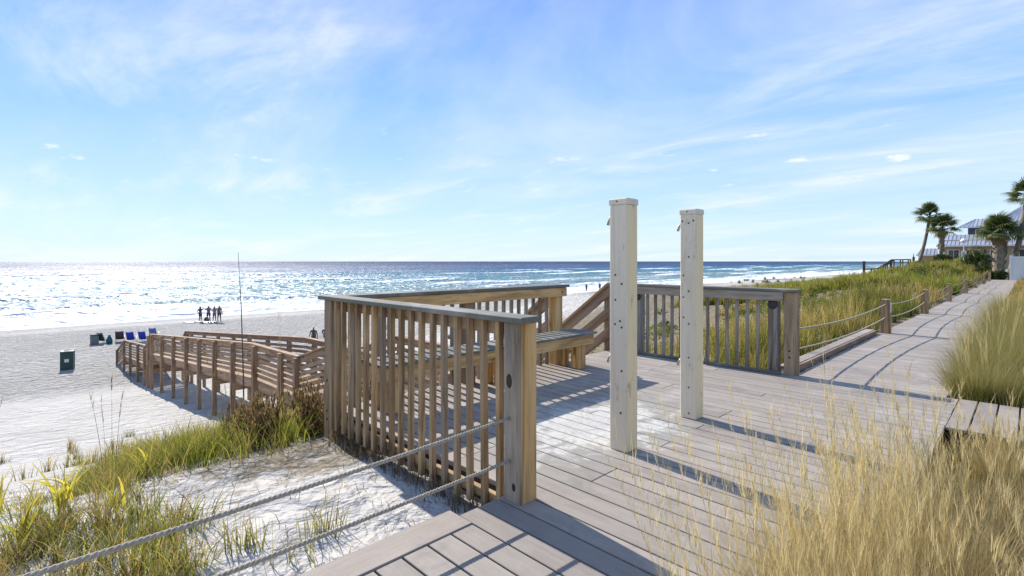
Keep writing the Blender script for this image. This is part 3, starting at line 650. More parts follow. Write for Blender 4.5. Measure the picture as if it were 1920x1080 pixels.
# slope on the left, below the ropes
def dL(x,y): return np.clip(-.05+2.0*lump(x,y,1.5,61)+.40*sst(-3.3,-4.6,x)-1.15*sst(.45,1.1,y)*sst(-4.9,-4.2,x)+.95*sst(.95,.6,y)*sst(-4.6,-3.8,x),0,1)*(1-.5*sst(1.15,1.6,y)*sst(-6.6,-6.,x))*sst(-.5,.3,x+5.1+3.4*sst(.15,.9,y))*sst(-2.62,-2.9,x)*sst(4.9,4.4,y)*sst(-21,-15,x)
sets=[field(rs,80000,(-9,-2.6),(-1.6,2.6),dL,(.16,.46),.0010,(GREEN,LIME,TAN,OLIVE,LIME),(OLIVE,LIME,STRAW,STRAW,LIME),(.6,2.1),yp=1,hf=lambda x,y:.55+.45*sst(.3,1.1,y)),field(rs,26000,(-9,-2.7),(-1.6,2.6),lambda x,y:.75*dL(x,y),(.12,.34),.0009,(BROWN,TAN,BROWN,TAN),(TAN,STRAW,TAN,BROWN),(1.2,2.6),yp=1),
      field(rs,40000,(-21,-7),(-1.6,4.9),lambda x,y:np.clip(.16+1.6*lump(x,y,.8,62),0.03,1)*sst(-20,-14,x),(.15,.45),.0011,(GREEN,OLIVE,BROWN,TAN),(OLIVE,STRAW,TAN,TAN),(.3,1.3),yp=1)]
tag(bladeobj('slope_grass',sets,M['leaf']),'mixed green and dry grass growing in clumps down the sandy slope on the left','grass',kind='stuff')
# right of the boardwalk
sets=[field(rs,80000,(-.56,4),(7.0,58),lambda x,y:np.clip(.6+.8*lump(x,y,.8,71)+.5*sst(.3,-.2,x),.15,1),(.35,.85),.0011,(GREEN,OLIVE,TAN,STRAW),(OLIVE,STRAW,STRAW,STRAW),(.1,1.1),hf=lambda x,y:.45+.55*sst(-.45,.5,x)),
      field(rs,80000,(-.46,3.0),(-.2,5.5),lambda x,y:.9,(.12,.36),.0010,(TAN,BROWN,OLIVE,GREEN),(STRAW,TAN,STRAW,OLIVE),(.4,1.4))]
tag(bladeobj('verge_grass',sets,M['dry']),'golden green grass verge along the right edge of the boardwalk','grass',kind='stuff')
# big tawny clumps of fine grass
def clump(x,y,n,hh,spread,label,ns,leanb=.55,group='tall tawny grass clumps beside the deck',green=.48,axb=3.5,tips=((.37,.285,.14),(.58,.46,.26))):
    n=int(n*1.7); z=float(gz(x,y)); e=empty('grass_clump',(x,y,z),label,'grass clump',group)
    r=np.sqrt(rs.uniform(0,1,n))*spread*.32; a=rs.uniform(0,6.283,n)
    P=np.stack([x+r*np.cos(a),y+r*np.sin(a),np.full(n,z-.02)],-1)
    az=a+rs.normal(0,.5,n); h=hh*rs.uniform(.55,1.0,n); ln=np.clip(rs.normal(leanb,.45,n),.03,2.0)
    g=rs.uniform(0,1,n)<green
    base=np.where(g[:,None],cols(rs,n,(.04,.07,.015),(.12,.14,.035)),cols(rs,n,(.15,.11,.04),(.30,.22,.09),.4))
    b=blades(P,h,ln,az,rs.uniform(.0018,.0036,n),base,cols(rs,n,tips[0],tips[1],.38),4)
    bladeobj('blades',[b],M['dry'],e,(x,y,z))
    # stems with loose feathery heads
    r=np.sqrt(rs.uniform(0,1,ns))*spread*.22; a=rs.uniform(0,6.283,ns); sp=np.stack([x+r*np.cos(a),y+r*np.sin(a),np.full(ns,z)],-1)
    az=np.where(rs.uniform(0,1,ns)<.6,rs.normal(axb,.7,ns),a); h=hh*rs.uniform(1.05,1.65,ns); ln=np.clip(rs.normal(.34,.24,ns),.02,1.1)
    sc=cols(rs,ns,(.36,.27,.12),(.58,.46,.24)); seg=6
    stem=blades(sp,h,ln,az,rs.uniform(.003,.0045,ns),sc,sc*1.1,seg)
    co=stem[0].reshape(ns,seg+1,2,3).mean(2)
    sets=[stem]; m=70
    f=rs.uniform(.52,1.0,(ns,m)); fi=f*seg; i0=np.minimum(fi.astype(int),seg-1); fr=(fi-i0)[...,None]; ii=np.arange(ns)[:,None]
    p=co[ii,i0]*(1-fr)+co[ii,i0+1]*fr; p=p.reshape(-1,3); N=len(p); ff=f.ravel()
    sets.append(blades(p,rs.uniform(.05,.19,N)*(1.3-ff),rs.uniform(.15,.95,N),rs.uniform(0,6.283,N),rs.uniform(.0010,.0019,N),cols(rs,N,(.48,.38,.20),(.66,.54,.32),.3),cols(rs,N,(.55,.44,.23),(.76,.64,.38),.3),2))
    bladeobj('seed_heads',sets,M['dry'],e,(x,y,z)); return e
CL=[(-.46,1.98,2200,.72,.5,'tawny grass clump spilling over the board ends toward the white posts',44),
(-.45,1.28,2000,.74,.5,'fine tawny clump leaning left over the near boards',34),
(-.44,2.72,1900,.62,.5,'airy tawny grass clump overhanging the deck edge, third from the front',38),
(-.30,1.62,2600,.80,.55,'large tawny grass clump nearest the deck board ends, leaning over the walk',34),
(.16,1.35,2400,.78,.55,'tawny grass clump at the bottom edge right of the walk',26),
(-.27,2.35,2400,.74,.55,'tawny grass clump halfway along the deck edge, with tall feathery stems',40),
(.22,2.15,2600,.78,.55,'dense tawny grass clump behind the nearest clump, right of the deck edge',26),
(.62,1.75,2400,.78,.55,'tawny grass clump in the bottom right corner',20),
(-.24,3.10,2000,.62,.5,'thin tawny grass clump beside the deck edge below the side path',30),
(.26,3.0,2300,.66,.55,'golden grass clump in the middle of the bed right of the deck',22),
(.75,2.7,2400,.7,.55,'golden grass clump at the right edge of the bed',20),
(.22,3.95,1900,.50,.5,'low brownish grass clump in the notch below the side path',16),
(-.1,4.7,1300,.36,.45,'small pale grass clump against the front of the side path, at the deck edge',20),
(.75,4.9,1500,.5,.5,'pale grass clump leaning over the side path boards',16),
(.80,3.7,2000,.62,.5,'low golden grass clump at the right border before the side path',16),
(-.22,.85,1500,.62,.5,'short tawny grass clump at the very bottom of the picture',14)]
for c in CL: clump(*c)
CL2=[(-.4,16.6,1100,.8,.9,'gold grass clump spilling over the boardwalk edge beyond its midpoint',6),(-.42,20,900,.85,.9,'farthest gold grass clump spilling over the boardwalk edge',6),(-.36,7.35,1700,.66,.75,'rounded green gold grass clump just past the side path',10),(.55,7.9,1700,.75,.85,'taller green gold grass clump behind the side path at the right edge',12),(-.34,8.6,1800,.72,.85,'green gold grass clump second along the boardwalk edge',10),
(.75,9.4,1500,.8,.85,'bushy gold grass clump at the right edge of the picture',10),(-.36,10.0,1700,.75,.85,'green gold grass clump third along the boardwalk edge',10),(-.36,11.9,1500,.75,.9,'green gold grass clump fourth along the boardwalk edge',8),(-.36,14.0,1300,.8,.9,'gold grass clump midway along the boardwalk, right side',8)]
for c in CL2: clump(*c,leanb=.8,group='grass clumps along the boardwalk edge',green=.75,tips=((.20,.19,.06),(.50,.41,.18)))
# a few thin stalks in front of the corner post at the boardwalk
def stalk_plant(name,x,y,n,hr,label,cat,group,cb,ct,w=.004,lean=(.03,.3),heads=10,leaf=None,headlen=.1):
    z=float(gz(x,y)); e=empty(name,(x,y,z),label,cat,group)
    a=rs.uniform(0,6.283,n); P=np.stack([x+rs.normal(0,.05,n),y+rs.normal(0,.05,n),np.full(n,z-.02)],-1)
    st_=blades(P,rs.uniform(*hr,n),rs.uniform(*lean,n),a,np.full(n,w),cols(rs,n,cb,cb),cols(rs,n,ct,ct),6)
    bladeobj('stem',[st_],M['dry'],e,(x,y,z))
    if heads:
        co=st_[0].reshape(n,7,2,3).mean(2); f=rs.uniform(.68,1,(n,heads)); i0=np.minimum((f*6).astype(int),5); fr=(f*6-i0)[...,None]; ii=np.arange(n)[:,None]
        p=(co[ii,i0]*(1-fr)+co[ii,i0+1]*fr).reshape(-1,3); N=len(p)
        bladeobj('seed_head',[blades(p,rs.uniform(.4,1,N)*headlen,rs.uniform(.1,.9,N),rs.uniform(0,6.283,N),np.full(N,w*.9),cols(rs,N,ct,ct),cols(rs,N,ct,STRAW),2)],M['dry'],e,(x,y,z))
    if leaf:
        N=leaf; p=np.stack([np.full(N,x)+rs.normal(0,.06,N),np.full(N,y)+rs.normal(0,.06,N),np.full(N,z)],-1)
        bladeobj('leaves',[blades(p,rs.uniform(.3,.7,N)*hr[1],rs.uniform(.3,1.2,N),rs.uniform(0,6.283,N),np.full(N,w*2),cols(rs,N,GREEN,OLIVE),cols(rs,N,OLIVE,STRAW),4)],M['leaf'],e,(x,y,z))
    return e
q=np.random.RandomState(19); N=2600; x=q.uniform(-10,-2.35,N); y=q.uniform(-1.5,4.6,N)
tag(bladeobj('twig_litter',[blades(np.stack([x,y,gz(x,y)+.004],-1),q.uniform(.02,.13,N)*(1+.4*(q.uniform(0,1,N)>.9)),q.uniform(1.35,1.62,N),q.uniform(0,6.283,N),q.uniform(.003,.007,N),cols(q,N,(.07,.045,.025),(.22,.16,.09)),cols(q,N,(.12,.08,.05),(.34,.26,.16)),2)],M['dry']),'scattered dead stems and leaf bits lying on the bare sand','litter',kind='stuff')
stalk_plant('dry_stalk',-6.6,2.35,2,(1.5,1.7),'pair of faint shorter dry stalks just right of the very tall one','stalk',None,(.14,.11,.07),(.28,.23,.16),.006,(.03,.12),8)
for i,(x,y,lab) in enumerate(((-5.6,.55,'bare dark stalks standing in the slope grass left of the bush'),(-6.2,-.2,'bare dark stalks far left on the slope grass'),(-5.4,1.4,'bare dark stalks close beside the brown bush'))):
    stalk_plant('dry_stalk',x,y,4,(.6,1.05),lab,'stalk','bare stalks on the slope',(.07,.05,.03),(.14,.10,.06),.006,(.05,.5),8)
for i,(x,y,lab) in enumerate(((-2.83,1.27,'green tuft of grass on bare sand beside the lower rope'),(-2.70,1.02,'small straw coloured tuft on sand against the walk border'),(-3.05,.9,'green and straw tuft between the two ropes'),(-2.95,.55,'leafy tuft at the bottom edge under the lower rope'))):
    stalk_plant('grass_tuft',x,y,6,(.14,.32),lab,'grass tuft','tufts on the bare sand',OLIVE,STRAW,.0035,(.05,.7),6,46 if i!=1 else 16,.04)
# broad yellow-green leaved plants
def yellow_plant(x,y,n,h,label,c1=YEL,c2=LIME):
    z=float(gz(x,y)); e=empty('yellow_plant',(x,y,z),label,'plant','yellow leaved plants on the slope')
    for k in range(n):
        a=np.array([rs.uniform(0,6.283)]); hh=np.array([h*rs.uniform(.7,1.15)]); f=rs.uniform(.05,.6)
        b=blades(np.array([[x+rs.normal(0,.02),y+rs.normal(0,.02),z+f*h*.35]]),hh,np.array([rs.uniform(.5,1.7)]),a,np.array([rs.uniform(.010,.026)]),cols(rs,1,c2,c1,.35),cols(rs,1,TAN,c1,.3),7,rs.uniform(1.0,2.0),rs)
        bladeobj('leaf',[b],M['leaf'],e,(x,y,z))
    b=blades(np.array([[x,y,z-.02]]),np.array([h*.7]),np.array([.1]),np.array([1.]),np.array([.014]),cols(rs,1,LIME,LIME),cols(rs,1,YEL,YEL),5)
    bladeobj('stem',[b],M['leaf'],e,(x,y,z))
for a in ((-4.35,.22,15,.42,'tallest yellow leaved plant at the far left above the upper rope'),(-4.05,.45,9,.30,'lower yellow leaved plant just right of the tallest one'),(-4.0,.02,10,.28,'yellow leaved plant at the left edge below the rope'),
  (-5.0,.75,8,.32,'bright yellow plant in the middle of the slope grass'),(-5.3,1.75,8,.34,'yellow green plant beside the brown bush'),(-4.9,-.1,8,.34,'pale yellow plant at the left edge higher on the slope')): yellow_plant(*a)
# ---------------------------------------------------------------- shrubs
def leafcloud(n,c,rad,size,ca,cb,squash=1.,seed=1,lobes=7):
    r=np.random.RandomState(seed); L=r.normal(0,1,(lobes,3)); L/=np.linalg.norm(L,axis=1)[:,None]; L*=r.uniform(.25,.7,(lobes,1)); L[:,2]=np.abs(L[:,2])*.9
    k=r.randint(0,lobes,n); d=r.normal(0,1,(n,3)); d/=np.linalg.norm(d,axis=1)[:,None]
    p=(L[k]+d*(r.uniform(.5,1,(n,1))**.5)*r.uniform(.28,.5,(lobes,1))[k])*np.array(rad)+np.array(c)
    u=r.normal(0,1,(n,3)); u/=np.linalg.norm(u,axis=1)[:,None]; v=np.cross(u,r.normal(0,1,(n,3))); v/=np.linalg.norm(v,axis=1)[:,None]
    s=(size*r.uniform(.6,1.3,n))[:,None]
    co=np.stack([p-u*s,p-v*s*.45,p+u*s,p+v*s*.45],1).reshape(-1,3); q=np.arange(n*4).reshape(-1,4)
    return co,q,np.repeat(cols(r,n,ca,cb,.35),4,0)
def shrub(x,y,rad,n,size,ca,cb,label,seed,group='dark shrubs in front of the house',cat='shrub',stems=7,mat='leaf',stemcol='old',sink=.15,z=None):
    z=float(gz(x,y)) if z is None else z; e=empty('shrub',(x,y,z),label,cat,group)
    bladeobj('foliage',[leafcloud(n,(x,y,z+rad[2]*.25),rad,size,ca,cb,seed=seed)],M[mat],e,(x,y,z))
    parts=[]; r=random.Random(seed)
    for i in range(stems):
        a=r.uniform(0,6.283); f=r.uniform(.3,.8); parts.append(tube([(x,y,z-.1),(x+math.cos(a)*rad[0]*f*.4,y+math.sin(a)*rad[1]*f*.4,z+rad[2]*.4),(x+math.cos(a)*rad[0]*f,y+math.sin(a)*rad[1]*f,z+rad[2]*r.uniform(.7,1.15))],[.02*rad[2],.013*rad[2],.004*rad[2]],5))
    vs,fs=join(parts); meshobj('stems',vs,fs,M[stemcol+'z'],e,(x,y,z)); return e
M['twigz']=plain('dry_twig',(.13,.085,.05),.9,.1,.3,40)
zz=float(gz(-7.4,2.2)); vs,fs=tube([(-7.4,2.2,zz-.1),(-7.41,2.19,zz+.9),(-7.43,2.17,zz+1.8),(-7.46,2.14,1.52)],[.011,.009,.006,.0025],6); o=meshobj('dry_stalk',vs,fs,M['twigz'],None,(-7.4,2.2,zz)); tag(o,'very tall thin dark stalk rising above the horizon left of the railing','stalk')
# brown dry bush at the foot of the railing: twigs with withered leaves
def brown_bush(x,y,rad,label,seed,n=85):
    r=random.Random(seed); z=float(gz(x,y)); e=empty('dry_bush',(x,y,z),label,'bush','withered brown bushes by the railing'); parts=[]; tips=[]
    for i in range(n):
        a=r.uniform(0,6.283); d=abs(r.gauss(0,.42)); h=rad[2]*r.uniform(.55,1.1)*(1-.35*d); p0=Vector((x+r.gauss(0,.2)*rad[0],y+r.gauss(0,.2)*rad[1],z-.03))
        p2=p0+Vector((math.cos(a)*rad[0]*d,math.sin(a)*rad[1]*d,h)); p1=(p0+p2)/2+Vector((r.gauss(0,.04),r.gauss(0,.04),.05))
        parts.append(tube([p0,p1,p2],[.005,.0035,.0015],3,False)); tips+=[p1.lerp(p2,r.random()) for _ in range(11)]+[p0.lerp(p1,r.random()) for _ in range(4)]
    vs,fs=join(parts); meshobj('twigs',vs,fs,M['twigz'],e,(x,y,z))
    P=np.array([tuple(t) for t in tips]); N=len(P); q=np.random.RandomState(seed)
    bladeobj('withered_leaves',[blades(P,q.uniform(.03,.075,N),q.uniform(.2,2.0,N),q.uniform(0,6.283,N),q.uniform(.010,.022,N),cols(q,N,(.07,.04,.022),(.25,.165,.085)),cols(q,N,(.14,.085,.045),(.40,.30,.15)),2,1.2)],M['dry'],e,(x,y,z))
for a in ((-5.1,2.20,(.5,.4,.58),'withered brown bush leaning on the corner post of the near railing',1),(-5.3,1.75,(.55,.45,.5),'middle withered brown bush left of the corner post',2),(-6.2,1.9,(.6,.5,.55),'leftmost withered brown bush in front of the ramp posts',3),(-4.95,2.75,(.35,.4,.5),'withered brown bush just outside the seaward railing',4)): brown_bush(*a)
# dead stems and litter under the near railing
q=np.random.RandomState(9); N=700; x=q.uniform(-4.4,-2.2,N); y=2.05+q.normal(0,.05,N)
tag(bladeobj('litter',[blades(np.stack([x,y,gz(x,y)-.01],-1),q.uniform(.05,.22,N),q.uniform(.2,1.5,N),q.uniform(0,6.283,N),q.uniform(.003,.008,N),cols(q,N,(.06,.04,.025),(.2,.14,.08)),cols(q,N,(.12,.08,.05),(.34,.26,.16)),3)],M['dry']),'dead brown stems caught under the near railing','litter',kind='stuff')
for i,(x,y,rad,n,lab) in enumerate(((-9.3,79,(2.0,1.6,1.5),1500,'dark shrub under the leaning palm, left of the house'),(-6.8,80,(2.0,1.5,1.5),1400,'dark shrub below the straight palm in front of the house'),(-4.6,79,(1.9,1.5,1.3),1300,'low dark shrub beside the lamp post'),(-3.4,68,(1.7,1.4,2.3),2200,'tall rounded dark shrub in front of the house, left of the thick palm'),(-2.4,60,(1.1,1.0,1.2),1100,'small green shrub at the foot of the thick palm'),(-1.75,54.6,(.7,.6,.9),800,'low shrub against the white fence end'),(-11.6,82,(1.4,1.2,.9),700,'small dark shrub at the dune stair top'))):
    shrub(x,y,rad,n,.12,(.022,.042,.014),(.07,.095,.03),lab,30+i)
# low leafy scrub through the dune grass
r_=np.random.RandomState(77); sc_=[]
for i in range(230):
    x=-2.5-abs(r_.normal(0,5.5)); y=7.6+r_.uniform(0,1)**1.5*46
    if on_ramp(x,y) or x<-20: continue
    k=r_.uniform(.25,.6)*(1+.01*y); t_=cam_t(x,y); sc_.append(leafcloud(150,(x,y,float(gz(x,y))+.05),(k,k,k*.75),max(.022,.0022*t_),(.05,.085,.016),(.16,.18,.045),seed=300+i,lobes=5))
tag(bladeobj('dune_scrub',sc_,M['leaf']),'low leafy green scrub mixed into the dune grass left of the boardwalk','scrub',kind='stuff')
# ---------------------------------------------------------------- palms
def fanmesh():
    r=random.Random(4); V=[];F=[]
    vs,fs=tube([(0,0,0),(.45,0,.10),(.8,0,.12)],[.022,.014,.01],4,False); V+=vs;F+=fs
    for k in range(17):
        a=-1.75+3.5*k/16; L=.78*(1-.28*abs(a)/1.75)*r.uniform(.9,1.08); o=len(V); d=Vector((math.cos(a),math.sin(a),0)); n=Vector((-d.y,d.x,0)); b=Vector((.78,0,.12))
        for f,w,z in ((.0,.012,0),(.45,.042,.02),(.8,.028,-.07),(1.0,.004,-.24)):
            p=b+d*L*f+Vector((0,0,z*1.1)); V+=[tuple(p-n*w),tuple(p+n*w)]
        for i in range(3): F.append((o+2*i,o+2*i+1,o+2*i+3,o+2*i+2))
    m=bpy.data.meshes.new('frond'); m.from_pydata(V,[],F); m.update()
    c=np.array([(.06,.095,.025)]*len(V)); c[-17*8:]=np.tile(np.array([(.065,.10,.026)]*4+[(.11,.14,.04)]*2+[(.24,.22,.09)]*2),(17,1))
    at=m.color_attributes.new('tint','FLOAT_COLOR','POINT'); at.data.foreach_set('color',np.concatenate([c,np.ones((len(c),1))],1).astype(np.float32).ravel())
    m.materials.append(M['frond']); return m
FAN=fanmesh()
DRYF=FAN.copy(); DRYF.name='dry_frond'
cc=np.tile(np.array([.26,.18,.07,1.],np.float32),len(FAN.vertices)); DRYF.color_attributes['tint'].data.foreach_set('color',cc)
M['trunk']=wood('palm_trunk',(.10,.075,.05),(.21,.165,.12),(.30,.25,.19),axis='z',grey=(.25,.23,.2))
def palm(base,top,r0,r1,cr,n,label,dry=6,boots=False,seed=1):
    r=random.Random(seed); b=Vector(base);t=Vector(top); e=empty('palm_tree',base,label,'palm tree','palms by the house')
    P=[];Rr=[]
    for i in range(14):
        f=i/13; p=b.lerp(t,f); p.x+=.12*(t.x-b.x)*math.sin(f*math.pi); P.append(p); Rr.append((r0+(r1-r0)*f)*(1+(.14 if boots else .05)*((i%2)*2-1)*.5))
    P[0]=P[0]-Vector((0,0,.4)); vs,fs=tube(P,Rr,12); meshobj('trunk',vs,fs,M['trunk'],e,tuple(b))
    if boots:
        parts=[]
        for i in range(90):
            f=r.uniform(.08,.98); p=b.lerp(t,f); a=r.uniform(0,6.283); rr=r0+(r1-r0)*f; d=Vector((math.cos(a),math.sin(a),0))
            parts.append(tube([p+d*rr*.85,p+d*(rr+.05)+Vector((0,0,.12)),p+d*(rr+.12)+Vector((0,0,.28))],[.05,.04,.02],4))
        vs,fs=join(parts); meshobj('leaf_bases',vs,fs,M['trunk'],e,tuple(b),smooth=False)
    for i in range(n):
        o=bpy.data.objects.new('frond',FAN if i>=dry else DRYF); link(o,e,tuple(t+Vector((0,0,r.uniform(-.25,.2)*cr*.4))))
        el=r.uniform(-22,85) if i>=dry else r.uniform(-75,-40); o.rotation_euler=(r.uniform(-.4,.4),-R(el),r.uniform(0,6.283)); s=cr*r.uniform(.46,.66)*(1 if i>=dry else .62); o.scale=(s,s,s)
g=lambda x,y:float(gz(x,y))
palm((-9.95,80,g(-9.95,80)),(-8.6,80.4,6.9),.2,.15,2.1,44,'leaning palm with the highest crown, left of the house',4,False,1)
palm((-7.55,80,g(-7.55,80)),(-7.35,80,5.3),.24,.2,2.2,48,'straight shaggy palm with a lower crown just right of the leaning palm',10,True,2)
palm((-1.75,56.5,g(-1.75,56.5)),(-1.70,56.5,3.6),.36,.40,1.95,70,'thick trunked palm with a broad round crown beside the white fence',12,True,3)
palm((-1.25,57.2,g(-1.25,57.2)),(-.1,57,6.5),.2,.17,1.7,44,'slim palm leaning right behind the white fence, cut by the picture edge',6,False,4)
# ---------------------------------------------------------------- house, fence, lamp, dune stair
def mk_metalroof():
    t=MT('ribbed_metal_roof',.4,.5); n=t.noise(t.coords('Object',(3,.3,.3)),1.5,4,.6); t.col(t.ramp(n,[(.3,(.33,.34,.38)),(.7,(.45,.46,.50))])); t.b.inputs['Metallic'].default_value=.25; return t.m
M['roof']=mk_metalroof(); M['blue']=plain('slate_blue_siding',(.085,.115,.16),.7); M['cream']=plain('tan_stucco',(.42,.34,.23),.85,.2,.1,3); M['trim']=plain('white_trim',(.72,.72,.70),.6,.3,.05); M['glass']=plain('window_glass',(.03,.04,.05),.08,.6,.1,3)
def house():
    hz=g(-4,90); e=empty('house',(-3,94,hz),'two storey beach house with ribbed metal roofs, slate blue upper wall and tan lower wall','house')
    S=lambda *a,**k: span(*a,**k)
    S('wall',-8.2,6,91,101,hz-.5,4.3,M['cream'],e,ch=.02); S('upper_wall',-5.9,5.5,93.2,100.8,4.302,6.1,M['blue'],e,ch=.02)
    def roof(name,x0,x1,yf,zf,yb,zb,th=.12,hipl=0,hipr=0):
        vs=[(x0,yf,zf),(x1,yf,zf),(x1-hipr,yb,zb),(x0+hipl,yb,zb)]; vs+=[(a,b,c-th) for a,b,c in vs]
        o=meshobj(name,vs,[(0,1,2,3),(7,6,5,4),(0,4,5,1),(1,5,6,2),(2,6,7,3),(3,7,4,0)],M['roof'],e,((x0+x1)/2,yf,zf),smooth=False)
        x=x0+.2; n=0
        while x<x1-.1:
            xb=min(max(x,x0+hipl),x1-hipr); beam('rib',(x,yf-.01,zf+.03),(xb,yb,zb+.03),.05,.05,M['roof'],o); x+=.42
        beam('fascia',(x0,yf-.03,zf-.10),(x1,yf-.03,zf-.10),.03,.18,M['trim'],o); return o
    roof('lower_roof',-8.9,6.4,89.6,3.55,92.9,5.05,hipl=.5)
    roof('upper_roof',-6.9,2.2,92.2,6.1,96.5,7.35,hipl=1.6); roof('tall_roof',-3.6,6,92.4,6.35,97.5,9.0,hipl=3.0)
    roof('side_roof',-11.2,-8.92,91,2.35,92.4,3.2,hipl=.4)
    S('porch_post',-11.0,-10.85,91.2,91.35,hz-.3,2.28,M['trim'],e); S('porch_wall',-10.8,-8.25,92.3,92.45,hz-.3,2.3,M['cream'],e)
    for x in (-7.2,-5.1,-3.0,-.9,1.2):
        f=S('window',x-.62,x+.62,90.94,90.998,1.6,3.0,M['trim'],e); S('pane',x-.52,x-.03,90.925,90.939,1.7,2.9,M['glass'],f); S('pane',x+.03,x+.52,90.925,90.939,1.7,2.9,M['glass'],f)
    for x in (-4.6,-2.2,.2,2.4):
        f=S('window',x-.55,x+.55,93.14,93.198,4.75,5.75,M['trim'],e); S('pane',x-.45,x-.03,93.125,93.139,4.83,5.67,M['glass'],f); S('pane',x+.03,x+.45,93.125,93.139,4.83,5.67,M['glass'],f)
    S('deck_post',-2.05,-1.9,92.6,92.75,4.4,6.0,M['trim'],e)
house()
fe=empty('white_fence',(.8,53.9,0),'white vinyl panel fence closing the far right end of the boardwalk','fence'); z0=g(0,54)
for k in range(4):
    x=-.98+k*1.5; o=span('post',x-.07,x+.07,53.83,53.97,z0-.3,z0+1.95,M['trim'],fe); 
    if k<3:
        span('rail',x+.072,x+1.428,53.86,53.94,z0+1.72,z0+1.86,M['trim'],fe); span('rail',x+.072,x+1.428,53.86,53.94,z0+.05,z0+.19,M['trim'],fe); span('rail',x+.072,x+1.428,53.86,53.94,z0+.86,z0+.98,M['trim'],fe)
        for i in range(9): 
            for za,zb in ((z0+.193,z0+.857),(z0+.983,z0+1.717)): span('panel',x+.076+i*.15,x+.076+i*.15+.147,53.885,53.915,za,zb,M['trim'],fe)
lx,ly=-5.15,76.; lz=g(lx,ly); le=empty('lamp_post',(lx,ly,lz),'white post lamp with a domed top among the dark shrubs','lamp')
vs,fs=lathe([(.07,-.3),(.07,.1),(.045,.15),(.04,2.15),(.07,2.2),(.02,2.25)],10,(lx,ly,lz)); meshobj('pole',vs,fs,M['trim'],le,(lx,ly,lz)); vs,fs=lathe([(.05,2.25),(.2,2.32),(.33,2.40),(.30,2.55),(.18,2.68),(.02,2.74)],12,(lx,ly,lz)); meshobj('dome',vs,fs,M['trim'],le,(lx,ly,lz+2.3))
span('sign_box',lx-.22,lx+.22,ly-.13,ly-.05,lz+.55,lz+1.35,M['trim'],le); span('sign_face',lx-.1,lx+.1,ly-.135,ly-.131,lz+.7,lz+1.2,M['metal'],le)
lf=empty('low_fence',(-6,73,g(-6,73)),'low dark timber fence in front of the shrubs','fence'); zf=.9
for k in range(8): x=-9.2+k*.85; span('post',x-.05,x+.05,72.95,73.05,g(x,73)-.3,zf+.32,M['twigz'],lf)
for z in (zf-.25,zf+.02,zf+.25): span('rail',-9.25,-3.2,72.9,72.945,z-.06,z+.06,M['twigz'],lf)
ds=empty('dune_stair',(-11,55,.2),'dark dune walkover stair with handrails and a tall end post, silhouetted against the sea','stair'); T=M['twigz']
span('post',-10.4,-10.22,53.9,54.08,-.6,1.42,T,ds)
for dy in (0,1.5):
    beam('handrail',(-10.3,54+dy,.70),(-10.0,58+dy,.70),.09,.12,T,ds); beam('handrail',(-10.0,58.08+dy,.72),(-10.2,66+dy,1.55),.09,.12,T,ds); beam('handrail',(-10.2,66.1+dy,1.56),(-9.4,71+dy,1.60),.09,.12,T,ds)
    for x,y,zt in ((-10.15,56,.68),(-10.0,58,.7),(-10.05,60.5,.95),(-10.15,63.5,1.25),(-10.2,66,1.5),(-9.8,68.5,1.52),(-9.45,71,1.54)): span('post',x-.05,x+.05,y+dy+.07,y+dy+.17,-.4,zt,T,ds)
for k in range(9): y=58.2+k*.9; z=-.25+.092*k; span('tread',-10.9,-9.3,y,y+.8,z-.05,z,T,ds)
sp_=empty('marker_post',(-9.35,74,1.0),'slim dark marker post with a pointed top at the head of the dune stair','post'); vs,fs=lathe([(.05,-.6),(.05,.3),(.12,.36),(.13,.75),(.05,.85),(.02,1.2)],8,(-9.35,74,1.1)); meshobj('shaft',vs,fs,T,sp_,(-9.35,74,1.0))
# ---------------------------------------------------------------- on the beach
def bin_():
    x,y=-44.6,2.45; z=g(x,y); e=empty('rubbish_bin',(x,y,z),'square dark green rubbish bin with a white notice, standing alone on the sand','bin')
    gm=plain('green_bin_paint',(.04,.075,.062),.55); s=.31; h=1.2
    for k in range(4):
        a=k*math.pi/2-.2; d=Vector((math.cos(a),math.sin(a),0)); o=box('panel',(.035,.585,h-.08),(x+d.x*s,y+d.y*s,z+.04+h/2-.04),gm,e,(0,0,a),.006)
        if k==0: 
            pp=Vector((x,y,z+.62))+d*(s+.0195); pl=box('notice',(.004,.22,.2),tuple(pp),M['trim'],e,(0,0,a),.001)
    for k in range(4):
        a=k*math.pi/2-.2+math.pi/4; box('corner_post',(.06,.06,h+.1),(x+math.cos(a)*.43,y+math.sin(a)*.43,z+h/2-.08),gm,e,(0,0,-.2),.006)
    box('lid',(.70,.70,.05),(x,y,z+h+.0),gm,e,(0,0,-.2),.01); vs,fs=lathe([(.2,0),(.2,.02),(.15,.05),(.14,.02)],14,(x,y,z+h+.02)); meshobj('lid_ring',vs,fs,M['dark'],e,(x,y,z+h))
bin_()
